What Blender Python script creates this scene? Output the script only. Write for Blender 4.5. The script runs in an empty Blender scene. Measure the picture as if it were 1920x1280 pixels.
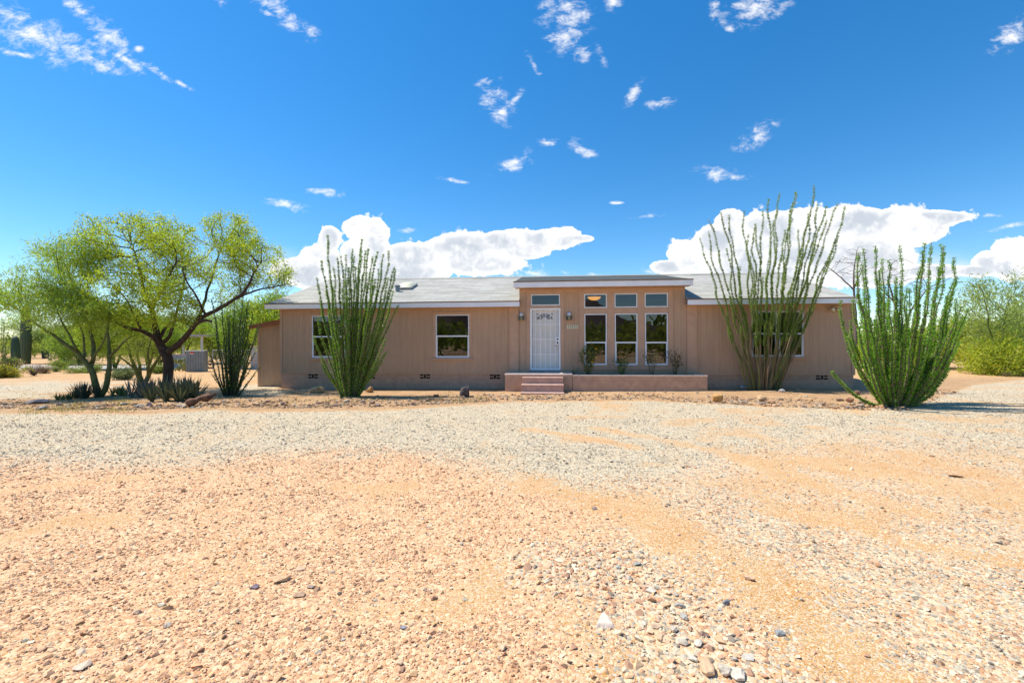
import bpy, bmesh, math, random
import numpy as np
from mathutils import Vector, Matrix
random.seed(7); rng = np.random.default_rng(11)
scene = bpy.context.scene
COL = scene.collection
R = math.radians
EXPOSURE = 0.58

# ------------------------------------------------------------------ camera
CAMZ = 1.65; F = 1920*16/36
cam_d = bpy.data.cameras.new("camera"); cam = bpy.data.objects.new("camera", cam_d); COL.objects.link(cam)
cam_d.lens = 16; cam_d.sensor_width = 36; cam_d.sensor_fit = 'HORIZONTAL'; cam_d.clip_start = .05; cam_d.clip_end = 6000
CR = Matrix.Rotation(R(90), 3, 'X') @ Matrix.Rotation(R(-.2), 3, 'Z')
cam.location = (0, 0, CAMZ); cam.rotation_euler = CR.to_euler()
scene.camera = cam
CRn = np.array(CR)

def ray(px, py):
    return CR @ Vector(((px-960)/F, -(py-640)/F, -1))
def P(px, py, Y):                                   # world point seen at a photo pixel, at depth Y
    d = ray(px, py); t = Y/d.y
    return np.array((d.x*t, Y, CAMZ + d.z*t))

# ------------------------------------------------------------------ noise
def _h(i, j, s):
    n = (i.astype(np.int64)*374761393 + j.astype(np.int64)*668265263 + s*1442695041) & 0xffffffff
    n = ((n ^ (n >> 13))*1274126177) & 0xffffffff
    return ((n ^ (n >> 16)) & 0xffff)/65535.0
def vnoise(x, y, s=0):
    x = np.asarray(x, float); y = np.asarray(y, float)
    i = np.floor(x); j = np.floor(y); fx = x-i; fy = y-j
    fx = fx*fx*(3-2*fx); fy = fy*fy*(3-2*fy)
    a, b, c, d = _h(i, j, s), _h(i+1, j, s), _h(i, j+1, s), _h(i+1, j+1, s)
    return (a*(1-fx)+b*fx)*(1-fy) + (c*(1-fx)+d*fx)*fy
def fbm(x, y, o=4, s=0):
    t = 0; a = .5; n = 0
    for k in range(o):
        t = t + a*vnoise(np.asarray(x)*2**k, np.asarray(y)*2**k, s+k*17); n += a; a *= .5
    return t/n
def smooth(a, b, x):
    t = np.clip((x-a)/(b-a), 0, 1); return t*t*(3-2*t)

# ------------------------------------------------------------------ ground shape and zones
BED = np.array([(-900,775),(0,767),(250,770),(400,764),(560,767),(700,765),(870,757),(960,752),(1060,752),(1200,750),(1330,757),(1450,763),(1600,769),(1700,771),(1760,748),(1830,725),(1960,712),(2900,705)], float)
GREYLOW = np.array([(-900,872),(0,862),(300,862),(450,858),(650,847),(760,850),(900,868),(960,890),(1050,905),(1250,896),(1330,868),(1420,835),(1600,822),(1750,830),(1960,850),(2900,880)], float)
def to_px(x, y, z=.08):
    yy = np.maximum(y, .3)
    u = x/yy; v = (z-CAMZ)/yy
    c, s = math.cos(R(.2)), math.sin(R(.2))          # roll
    u, v = c*u - s*v, s*u + c*v
    return 960+F*u, 640-F*v
def gz(x, y):
    x = np.asarray(x, float); y = np.asarray(y, float)
    z = .05 + .0065*np.clip(x, -16, 16)
    px, py = to_px(x, y)
    bedm = smooth(0, 10, np.interp(px, BED[:, 0], BED[:, 1])-py)*smooth(26, 18, y)*smooth(2, 6, y)
    z = z + bedm*(.012 + .035*(fbm(x*.9, y*.9, 3, 5)-.45))
    z = z + .035*(fbm(x*.5, y*.5, 4, 3)-.5)*smooth(.0, 2, y)
    return z
def G(px, py):
    x = 0; y = 12; z = .08
    for _ in range(8):
        d = ray(px, py); t = (z-CAMZ)/d.z; x = d.x*t; y = d.y*t; z = float(gz(x, y))
    return np.array((x, y, z))
def seg_dist(x, y, poly):
    d = np.full(np.shape(x), 1e9)
    for (ax, ay), (bx, by) in zip(poly[:-1], poly[1:]):
        vx, vy = bx-ax, by-ay; L = vx*vx+vy*vy
        t = np.clip(((x-ax)*vx+(y-ay)*vy)/L, 0, 1)
        d = np.minimum(d, np.hypot(x-ax-t*vx, y-ay-t*vy))
    return d
def gpoly(pts):
    out = []
    for p in pts:
        d = ray(*p); t = (.08-CAMZ)/d.z; out.append((d.x*t, d.y*t))
    return out
TRACKS = [(gpoly(p), w) for p, w in [
    ([(985,803),(1050,810),(1120,822),(1190,838)], .22),
    ([(1110,800),(1240,822),(1360,850),(1460,885),(1580,920),(1700,955)], .3),
    ([(1440,955),(1595,985),(1685,1015),(1910,1052),(2100,1085)], .17),
    ([(1700,855),(1860,900),(2050,950)], .35),
    ([(1560,872),(1700,890),(1850,935),(2050,985)], .5),
    ([(1440,1090),(1500,1135),(1610,1215),(1710,1290),(1800,1380)], .2),
    ([(1000,905),(1180,960),(1230,1010)], .25),
    ([(-200,935),(60,905),(250,885)], .18),
    ([(0,1000),(110,965),(230,960)], .16),
    ([(640,905),(700,910),(760,905)], .22),
    ([(860,1130),(960,1060),(1010,1030)], .18),
]]
STRIP = [(gpoly(p), w) for p, w in [
    ([(1330,930),(1420,985),(1520,1020),(1700,1095),(1920,1195),(2100,1280)], .42),
    ([(1600,1010),(1800,1075),(2000,1130)], .3),
    ([(1850,1260),(1960,1330)], .5),
]]
COBB = (gpoly([(1070,1045),(1180,1070),(1270,1150),(1330,1230),(1380,1330)]), .26)
def zones(x, y):
    """how much grey gravel, pink gravel, mixed gravel, cobbles lies at a ground point"""
    n1 = fbm(x*.8, y*.8, 4, 21); n2 = fbm(x*2.2, y*2.2, 4, 33)
    px, py = to_px(x, y)
    wob = (n1-.5)*30 + (n2-.5)*26
    bed = np.interp(px, BED[:, 0], BED[:, 1]); low = np.interp(px, GREYLOW[:, 0], GREYLOW[:, 1])
    k = np.clip((py-690)/120, .2, 3)
    grey = smooth(-1.5, 3, py-bed+wob*.12)*smooth(30, -26, py-low+wob*k)*np.clip(smooth(1150, 700, px)*.4+.18+.9*smooth(.33, .6, n2*.6+n1*.4), 0, 1)
    patch = smooth(1050, 960, px)
    pink = smooth(-30, 22, py-low+wob*k)*smooth(1180, 900, px+ (n1-.5)*400)*(.55+.6*smooth(.3, .6, n2))
    mixed = smooth(-30, 22, py-low+wob*k)*smooth(900, 1180, px+(n1-.5)*400)*(.12+.75*smooth(.40, .62, .5*n1+.5*n2))
    for poly, w in STRIP:
        mixed = np.maximum(mixed, .95*smooth(w*1.15, w*.5, seg_dist(x, y, poly)+(n2-.5)*w*1.2))
    cob = smooth(COBB[1]*2.2, COBB[1]*.6, seg_dist(x, y, COBB[0])+(n2-.5)*.35)
    tr = np.zeros(np.shape(x))
    for poly, w in TRACKS:
        tr = np.maximum(tr, smooth(w*1.2, w*.35, seg_dist(x, y, poly)+(n2-.5)*w*1.3+(n1-.5)*.15))
    front = smooth(1.2, 2.2, y)
    grey, pink, mixed = grey*(1-.86*tr), pink*(1-.85*tr), mixed*(1-.88*tr)
    # behind the bed: gravel patches on the left, and the general scatter out of the frame
    back = smooth(2, -3, py-bed)
    gp = back*smooth(13.4, 14.4, y)*smooth(-4.6, -6, x)*smooth(22, 19, y)*smooth(.46, .6, n1)
    grey = np.maximum(grey, gp)
    grey = np.maximum(grey, (1-front)*smooth(.4, .6, n1)*.6); pink = np.maximum(pink*front, (1-front)*.4)
    mixed = mixed*front; cob = cob*front
    return grey, pink, mixed, cob, tr, back
# ------------------------------------------------------------------ mesh builder
class MB:
    def __init__(s): s.v = []; s.q = []; s.t = []; s.ng = []; s.c = []; s.n = 0
    def add(s, v, quads=None, tris=None, ngons=None, col=None):
        v = np.asarray(v, float).reshape(-1, 3)
        if quads is not None and len(quads): s.q.append(np.asarray(quads, np.int64)+s.n)
        if tris is not None and len(tris): s.t.append(np.asarray(tris, np.int64)+s.n)
        if ngons:
            for g in ngons: s.ng.append([i+s.n for i in g])
        s.v.append(v)
        if col is None: col = (1, 1, 1)
        c = np.asarray(col, float)
        s.c.append(np.broadcast_to(c, (len(v), 3)) if c.ndim == 1 else c)
        s.n += len(v)
    def box(s, x0, x1, y0, y1, z0, z1, col=None, M=None, skip=()):
        v = np.array([(x0,y0,z0),(x1,y0,z0),(x1,y1,z0),(x0,y1,z0),(x0,y0,z1),(x1,y0,z1),(x1,y1,z1),(x0,y1,z1)], float)
        if M is not None: v = v @ np.array(M.to_3x3()).T + np.array(M.translation)
        q = [(0,3,2,1),(4,5,6,7),(0,1,5,4),(1,2,6,5),(2,3,7,6),(3,0,4,7)]
        s.add(v, quads=q, col=col)
    def prism(s, poly, a, b, axis=0, col=None):        # extrude a 2D polygon along an axis
        n = len(poly); v = []
        for t in (a, b):
            for p in poly:
                w = list(p); w.insert(axis, t); v.append(w)
        quads = [(i, (i+1) % n, n+(i+1) % n, n+i) for i in range(n)]
        s.add(v, quads=quads, ngons=[list(range(n))[::-1], list(range(n, 2*n))], col=col)
    def tube(s, pts, rad, n=6, col=None, cap=True):
        pts = np.asarray(pts, float); m = len(pts)
        rad = np.broadcast_to(np.asarray(rad, float), (m,))
        tan = np.gradient(pts, axis=0); tan /= np.linalg.norm(tan, axis=1)[:, None]+1e-9
        ref = np.array((0, 0, 1.)) if abs(tan[0, 2]) < .9 else np.array((1., 0, 0))
        a = np.cross(tan[0], ref); a /= np.linalg.norm(a)
        th = np.arange(n)*2*math.pi/n; ct, st = np.cos(th), np.sin(th)
        V = np.empty((m, n, 3))
        for i in range(m):
            a = a - tan[i]*np.dot(a, tan[i]); a /= np.linalg.norm(a)+1e-9
            b = np.cross(tan[i], a)
            V[i] = pts[i] + rad[i]*(ct[:, None]*a + st[:, None]*b)
        i = np.arange(m-1)[:, None]*n; j = np.arange(n)[None]; k = (j+1) % n
        Q = np.stack([i+j, i+k, i+n+k, i+n+j], -1).reshape(-1, 4)
        ng = [list(range(n))[::-1], [(m-1)*n+x for x in range(n)]] if cap else None
        cc = col
        if col is not None and np.ndim(col) == 2: cc = np.repeat(np.asarray(col), n, 0)
        s.add(V.reshape(-1, 3), quads=Q, ngons=ng, col=cc)
    def build(s, name, mat, parent=None, smoothf=False, local=False, org=None):
        me = bpy.data.meshes.new(name)
        V = np.concatenate(s.v) if s.v else np.zeros((0, 3))
        if parent is not None and not local: V = V - np.array(parent.location)
        if org is not None: V = V - np.array(org)
        q = np.concatenate(s.q) if s.q else np.zeros((0, 4), np.int64)
        t = np.concatenate(s.t) if s.t else np.zeros((0, 3), np.int64)
        ng = s.ng
        loops = np.concatenate([q.ravel(), t.ravel()] + [np.array(g, np.int64) for g in ng])
        sizes = np.concatenate([np.full(len(q), 4), np.full(len(t), 3), np.array([len(g) for g in ng], np.int64)]).astype(np.int64)
        starts = np.concatenate([[0], np.cumsum(sizes)[:-1]]) if len(sizes) else np.zeros(0)
        me.vertices.add(len(V)); me.vertices.foreach_set("co", V.ravel().astype(np.float32))
        me.loops.add(len(loops)); me.loops.foreach_set("vertex_index", loops.astype(np.int32))
        me.polygons.add(len(sizes)); me.polygons.foreach_set("loop_start", starts.astype(np.int32))
        me.polygons.foreach_set("use_smooth", np.full(len(sizes), bool(smoothf)))
        ca = me.attributes.new("Col", 'FLOAT_COLOR', 'POINT')
        C = np.ones((len(V), 4), np.float32); C[:, :3] = np.concatenate(s.c)
        ca.data.foreach_set("color", C.ravel())
        me.update(calc_edges=True)
        if mat: me.materials.append(mat)
        o = bpy.data.objects.new(name, me); COL.objects.link(o)
        if parent is not None: o.parent = parent
        if org is not None: o.location = org
        return o

def tag(o, label=None, cat=None, group=None, kind=None):
    if label: o["label"] = label
    if cat: o["category"] = cat
    if group: o["group"] = group
    if kind: o["kind"] = kind
    return o
def thing(name, label, cat, loc=(0, 0, 0), rz=0, group=None):
    o = bpy.data.objects.new(name, None); COL.objects.link(o)
    o.location = [float(c) for c in loc]; o.rotation_euler = (0, 0, rz); o.empty_display_size = .2
    return tag(o, label, cat, group)
def bevel(o, w=.01, seg=2):
    m = o.modifiers.new("bevel", 'BEVEL'); m.width = w; m.segments = seg; m.limit_method = 'ANGLE'; m.angle_limit = R(40)
    return o

# ------------------------------------------------------------------ materials
def newmat(name):
    m = bpy.data.materials.new(name); m.use_nodes = True; nt = m.node_tree; nt.nodes.clear()
    out = nt.nodes.new('ShaderNodeOutputMaterial')
    return m, nt, out
class NT:
    def __init__(s, nt): s.nt = nt
    def n(s, t, **kw):
        nd = s.nt.nodes.new(t)
        for k, v in kw.items(): setattr(nd, k, v)
        return nd
    def put(s, a, b):
        if hasattr(a, 'is_linked') or isinstance(a, bpy.types.NodeSocket): s.nt.links.new(a, b)
        elif a is not None:
            try: b.default_value = a
            except Exception: b.default_value = (*a, 1)
    def math(s, op, a, b=None, c=None, clamp=False):
        nd = s.n('ShaderNodeMath', operation=op); nd.use_clamp = clamp
        for i, x in enumerate((a, b, c)):
            if x is not None: s.put(x, nd.inputs[i])
        return nd.outputs[0]
    def mix(s, f, a, b, mode='MIX'):
        nd = s.n('ShaderNodeMix', data_type='RGBA', blend_type=mode)
        s.put(f, nd.inputs[0])
        for x, i in ((a, 6), (b, 7)):
            s.put(x if isinstance(x, bpy.types.NodeSocket) else (*x[:3], 1), nd.inputs[i])
        return nd.outputs[2]
    def noise(s, vec, scale, detail=4, rough=.55, dist=0):
        nd = s.n('ShaderNodeTexNoise'); nd.inputs['Scale'].default_value = scale; nd.inputs['Detail'].default_value = detail
        nd.inputs['Roughness'].default_value = rough; nd.inputs['Distortion'].default_value = dist
        if vec is not None: s.nt.links.new(vec, nd.inputs['Vector'])
        return nd
    def maprange(s, v, a, b, c=0, d=1, smooth=False):
        nd = s.n('ShaderNodeMapRange'); nd.interpolation_type = 'SMOOTHSTEP' if smooth else 'LINEAR'
        s.put(v, nd.inputs[0])
        for i, x in enumerate((a, b, c, d)): nd.inputs[i+1].default_value = x
        return nd.outputs[0]
    def bump(s, h, strength=.3, dist=.01, normal=None):
        nd = s.n('ShaderNodeBump'); nd.inputs['Strength'].default_value = strength; nd.inputs['Distance'].default_value = dist
        s.nt.links.new(h, nd.inputs['Height'])
        if normal is not None: s.nt.links.new(normal, nd.inputs['Normal'])
        return nd.outputs[0]
    def bsdf(s, color, rough=.8, normal=None, metal=0, spec=.3):
        nd = s.n('ShaderNodeBsdfPrincipled')
        s.put(color if isinstance(color, bpy.types.NodeSocket) else (*color[:3], 1), nd.inputs['Base Color'])
        s.put(rough, nd.inputs['Roughness']); nd.inputs['Metallic'].default_value = metal
        nd.inputs['Specular IOR Level'].default_value = spec
        if normal is not None: s.nt.links.new(normal, nd.inputs['Normal'])
        return nd.outputs[0]
def plain(name, col, rough=.7, var=.12, scale=8, bump=.15, bdist=.004, metal=0, spec=.3, bscale=None):
    m, nt, out = newmat(name); t = NT(nt)
    tc = t.n('ShaderNodeTexCoord').outputs['Object']
    n1 = t.noise(tc, scale, 5, .6); n2 = t.noise(tc, bscale or scale*9, 4, .6)
    c = t.mix(t.maprange(n1.outputs['Fac'], .3, .7), tuple(x*(1-var) for x in col), tuple(min(1, x*(1+var)) for x in col))
    nm = t.bump(n2.outputs['Fac'], bump, bdist)
    nt.links.new(t.bsdf(c, rough, nm, metal, spec), out.inputs[0])
    return m
def leafmat(name, trans=.45, rough=.55, gain=1.0, spec=.25):
    m, nt, out = newmat(name); t = NT(nt)
    a = t.n('ShaderNodeAttribute', attribute_name="Col").outputs['Color']
    b = t.bsdf(a, rough, spec=spec)
    tr = t.n('ShaderNodeBsdfTranslucent')
    nt.links.new(t.mix(1.0, a, (1.25, 1.2, .55), 'MULTIPLY'), tr.inputs[0])
    mx = t.n('ShaderNodeMixShader'); mx.inputs[0].default_value = trans
    nt.links.new(b, mx.inputs[1]); nt.links.new(tr.outputs[0], mx.inputs[2]); nt.links.new(mx.outputs[0], out.inputs[0])
    return m
def attrmat(name, rough=.85, var=.25, scale=30, bump=.5, bdist=.01, spec=.2):
    m, nt, out = newmat(name); t = NT(nt)
    tc = t.n('ShaderNodeTexCoord').outputs['Object']
    a = t.n('ShaderNodeAttribute', attribute_name="Col").outputs['Color']
    n1 = t.noise(tc, scale, 5, .65)
    c = t.mix(1.0, a, t.mix(t.maprange(n1.outputs['Fac'], .3, .7), (1-var,)*3, (1+var,)*3), 'MULTIPLY')
    nt.links.new(t.bsdf(c, rough, t.bump(n1.outputs['Fac'], bump, bdist), spec=spec), out.inputs[0])
    return m

# painted vertical-groove siding
def siding():
    m, nt, out = newmat("tan_siding"); t = NT(nt)
    tc = t.n('ShaderNodeTexCoord').outputs['Object']
    sx = t.n('ShaderNodeSeparateXYZ'); nt.links.new(tc, sx.inputs[0])
    fr = t.math('FRACT', t.math('MULTIPLY', sx.outputs[0], 1/.2032))
    d = t.math('ABSOLUTE', t.math('SUBTRACT', fr, .5))
    groove = t.maprange(d, .015, .045, 0, 1)
    mp = t.n('ShaderNodeMapping'); mp.inputs['Scale'].default_value = (14, 14, .8); nt.links.new(tc, mp.inputs[0])
    grain = t.noise(mp.outputs[0], 3, 5, .6)
    big = t.noise(tc, .5, 5, .6)
    c = t.mix(t.maprange(big.outputs['Fac'], .3, .7), (.505, .322, .205), (.57, .382, .246))
    c = t.mix(t.maprange(grain.outputs['Fac'], .35, .75, 0, .35), c, (.40, .24, .16))
    # sheet joints every four feet, and faint run-off streaks
    pj = t.math('ABSOLUTE', t.math('SUBTRACT', t.math('FRACT', t.math('MULTIPLY', sx.outputs[0], 1/1.2192)), .5))
    c = t.mix(t.maprange(pj, .0, .006, .55, 0), c, (.24, .15, .10))
    mp2 = t.n('ShaderNodeMapping'); mp2.inputs['Scale'].default_value = (5, 5, .35); nt.links.new(tc, mp2.inputs[0])
    stn = t.noise(mp2.outputs[0], 1.5, 6, .65)
    c = t.mix(t.maprange(stn.outputs['Fac'], .5, .75, 0, .4), c, (.35, .215, .145))
    c = t.mix(t.maprange(stn.outputs['Fac'], .42, .28, 0, .35), c, (.64, .43, .30))
    # splashed dust near the ground
    dust = t.math('MULTIPLY', t.maprange(sx.outputs[2], .9, .15), t.maprange(t.noise(tc, 3, 5).outputs['Fac'], .4, .7))
    c = t.mix(t.math('MULTIPLY', dust, .35), c, (.50, .34, .22))
    n1 = t.bump(groove, .8, .008); n2 = t.bump(grain.outputs['Fac'], .25, .003, n1)
    nt.links.new(t.bsdf(c, .75, n2, spec=.25), out.inputs[0])
    return m
def blockwall(name, ca, cb, bw=.4, bh=.2, off=.5):
    m, nt, out = newmat(name); t = NT(nt)
    tc = t.n('ShaderNodeTexCoord').outputs['Object']
    sx = t.n('ShaderNodeSeparateXYZ'); nt.links.new(tc, sx.inputs[0])
    cx = t.n('ShaderNodeCombineXYZ'); nt.links.new(t.math('ADD', sx.outputs[0], sx.outputs[1]), cx.inputs[0]); nt.links.new(sx.outputs[2], cx.inputs[1])
    br = t.n('ShaderNodeTexBrick'); nt.links.new(cx.outputs[0], br.inputs[0])
    br.inputs['Scale'].default_value = 1; br.inputs['Brick Width'].default_value = bw; br.inputs['Row Height'].default_value = bh
    br.inputs['Mortar Size'].default_value = .006; br.inputs['Mortar Smooth'].default_value = .4; br.offset = off
    br.inputs['Color1'].default_value = (*ca, 1); br.inputs['Color2'].default_value = (*cb, 1); br.inputs['Mortar'].default_value = (*[x*.86 for x in ca], 1)
    no = t.noise(tc, 6, 6, .65); fine = t.noise(tc, 70, 4, .6)
    c = t.mix(1, br.outputs['Color'], t.mix(t.maprange(no.outputs['Fac'], .3, .7), (.82, .82, .82), (1.12, 1.1, 1.08)), 'MULTIPLY')
    h = t.math('ADD', t.math('MULTIPLY', br.outputs['Fac'], -1), t.math('MULTIPLY', fine.outputs['Fac'], .5))
    nt.links.new(t.bsdf(c, .85, t.bump(h, .5, .006), spec=.2), out.inputs[0])
    return m
def shingle(name, ca, cb, ck):
    m, nt, out = newmat(name); t = NT(nt)
    tc = t.n('ShaderNodeTexCoord').outputs['Object']
    def br(w, h, c1, c2, mo):
        b = t.n('ShaderNodeTexBrick'); nt.links.new(tc, b.inputs[0]); b.inputs['Scale'].default_value = 1
        b.inputs['Brick Width'].default_value = w; b.inputs['Row Height'].default_value = h; b.inputs['Mortar Size'].default_value = .006
        b.inputs['Mortar Smooth'].default_value = .2; b.inputs['Bias'].default_value = 0
        b.inputs['Color1'].default_value = (*c1, 1); b.inputs['Color2'].default_value = (*c2, 1); b.inputs['Mortar'].default_value = (*mo, 1)
        return b
    b1 = br(.62, .15, ca, cb, ck)
    no = t.noise(tc, 1.2, 5, .6); gr = t.noise(tc, 160, 3, .7)
    c = t.mix(1, b1.outputs['Color'], t.mix(t.maprange(no.outputs['Fac'], .3, .7), (.88, .88, .87), (1.1, 1.1, 1.12)), 'MULTIPLY')
    c = t.mix(1, c, t.mix(gr.outputs['Fac'], (.75, .75, .75), (1.25, 1.25, 1.25)), 'MULTIPLY')
    h = t.math('ADD', t.math('MULTIPLY', b1.outputs['Fac'], -.5), t.math('MULTIPLY', gr.outputs['Fac'], .3))
    nt.links.new(t.bsdf(c, .9, t.bump(h, .12, .003), spec=.2), out.inputs[0])
    return m
def glassmat():
    m, nt, out = newmat("window_glass"); t = NT(nt)
    fr = t.n('ShaderNodeFresnel'); fr.inputs[0].default_value = 1.45
    f = t.math('ADD', t.math('MULTIPLY', fr.outputs[0], 1.5), .06, clamp=True)
    tc = t.n('ShaderNodeTexCoord').outputs['Object']
    nm = t.bump(t.noise(tc, 1.3, 2).outputs['Fac'], .05, .02)
    gl = t.n('ShaderNodeBsdfGlossy'); gl.inputs['Roughness'].default_value = .01; nt.links.new(nm, gl.inputs['Normal'])
    tr = t.n('ShaderNodeBsdfTransparent'); tr.inputs[0].default_value = (.45, .48, .46, 1)
    mx = t.n('ShaderNodeMixShader'); nt.links.new(f, mx.inputs[0]); nt.links.new(tr.outputs[0], mx.inputs[1]); nt.links.new(gl.outputs[0], mx.inputs[2])
    nt.links.new(mx.outputs[0], out.inputs[0]); return m
def emitmat(name, col, s):
    m, nt, out = newmat(name); e = nt.nodes.new('ShaderNodeEmission'); e.inputs[0].default_value = (*col, 1); e.inputs[1].default_value = s
    nt.links.new(e.outputs[0], out.inputs[0]); return m

M = dict(
    siding=siding(),
    trim=plain("tan_trim_paint", (.55, .345, .225), .7, .08, 3, .12, .003),
    block=blockwall("tan_painted_block", (.53, .345, .24), (.56, .365, .255)),
    stepblock=blockwall("pink_step_block", (.52, .33, .26), (.57, .37, .29), .3, .2),
    concrete=plain("painted_concrete", (.66, .52, .43), .85, .12, 4, .3, .004),
    fascia=plain("white_fascia_paint", (.88, .87, .88), .5, .05, 2, .05, .002),
    drip=plain("brown_drip_edge", (.22, .13, .09), .6, .2, 5),
    roof=shingle("grey_shingle", (.47, .445, .375), (.34, .325, .275), (.25, .24, .21)),
    dormer_roof=shingle("dark_shingle", (.10, .105, .09), (.07, .075, .065), (.04, .04, .04)),
    white=plain("white_frame", (.80, .82, .84), .4, .04, 3, .03, .002),
    doorwhite=plain("white_enamel", (.92, .92, .92), .35, .03, 3, .03, .002),
    doorleaf=plain("cream_door", (.76, .73, .66), .5, .05, 2, .05, .002),
    glass=glassmat(),
    dark=plain("dark_void", (.012, .011, .010), .9, .2),
    interior=plain("dim_interior", (.16, .12, .10), .9, .2, 2),
    metal=plain("galvanised_metal", (.24, .27, .29), .45, .15, 4, .1, .003, metal=.55),
    chrome=plain("brushed_metal", (.55, .55, .56), .35, .08, 4, .05, .002, metal=.8),
    lampcap=plain("white_lamp_cap", (.62, .66, .74), .3, .05, 8, .05, .002),
    lampglass=plain("smoky_lamp_glass", (.075, .075, .045), .2, .2, 6, .05, .002, spec=.6),
    lampmid=plain("olive_lamp_glass", (.33, .31, .19), .3, .1, 6, .05, .002),
    plaque=plain("cream_tile", (.72, .66, .45), .4, .08, 20, .05, .002),
    ink=plain("dark_numerals", (.045, .04, .03), .6, .2),
    red=plain("red_sign_paint", (.65, .10, .08), .5, .1), 
    glow=emitmat("warm_lamp_glow", (1, .42, .06), 1.3),
    bark=plain("dark_bark", (.085, .056, .042), .95, .4, 9, .9, .02, spec=.1, bscale=26),
    pvbark=plain("green_bark", (.115, .125, .045), .85, .4, 5, .6, .012, spec=.15, bscale=30),
    deadwood=plain("grey_dead_wood", (.16, .12, .10), .95, .25, 6, .5, .01, spec=.1),
    ocane=attrmat("ocotillo_cane", .85, .35, 40, .6, .01),
    leaf=leafmat("foliage_leaf", .5), oleaf=leafmat("ocotillo_leaf", .3, .42, spec=.4),
    agave=leafmat("agave_blade", .08, .5), cactus=attrmat("cactus_skin", .6, .18, 14, .3, .01, .3),
    stone=attrmat("field_stone", .9, .28, 11, .7, .02), gravel=attrmat("gravel_stone", .88, .16, 60, .25, .003),
    rail=plain("white_post_paint", (.75, .73, .72), .6, .08, 3),
    tanroof=plain("pale_roof_sheet", (.55, .47, .42), .6, .1, 3),
    rust=plain("rusty_brown", (.20, .10, .055), .85, .4, 8, .4, .008),
    brownboard=plain("rust_brown_board", (.33, .15, .08), .8, .15, 4, .2, .004),
    greywall=blockwall("grey_block_wall", (.46, .45, .44), (.50, .48, .46)),
    soil=plain("planter_soil", (.16, .10, .065), .95, .3, 12, .8, .02),
    mesh=plain("fence_wire", (.42, .43, .43), .5, .1, 5, .1, .002, metal=.6),
)
# ------------------------------------------------------------------ ground sheet
def axis(lo, hi, step, far_lo, far_hi, g=1.25):
    a = list(np.arange(lo, hi+1e-6, step)); s = step; x = hi
    while x < far_hi: s *= g; x += s; a.append(x)
    s = step; x = lo; b = []
    while x > far_lo: s *= g; x -= s; b.append(x)
    return np.array(b[::-1]+a)
gx = axis(-15, 16, .1, -1500, 1500); gy = axis(.5, 19, .1, -1500, 3000)
GX, GY = np.meshgrid(gx, gy); nx, ny = len(gx), len(gy)
zz = gz(GX, GY)
g_, p_, m_, c_, t_, b_ = zones(GX, GY)
near = smooth(60, 30, np.abs(GX))*smooth(60, 30, GY)
mbg = MB()
ii = (np.arange(ny-1)[:, None]*nx + np.arange(nx-1)[None]).ravel()
mbg.add(np.stack([GX, GY, zz], -1).reshape(-1, 3), quads=np.stack([ii, ii+1, ii+nx+1, ii+nx], -1),
        col=np.stack([g_*near, p_*near, np.maximum(m_, c_)*near], -1).reshape(-1, 3))
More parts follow.
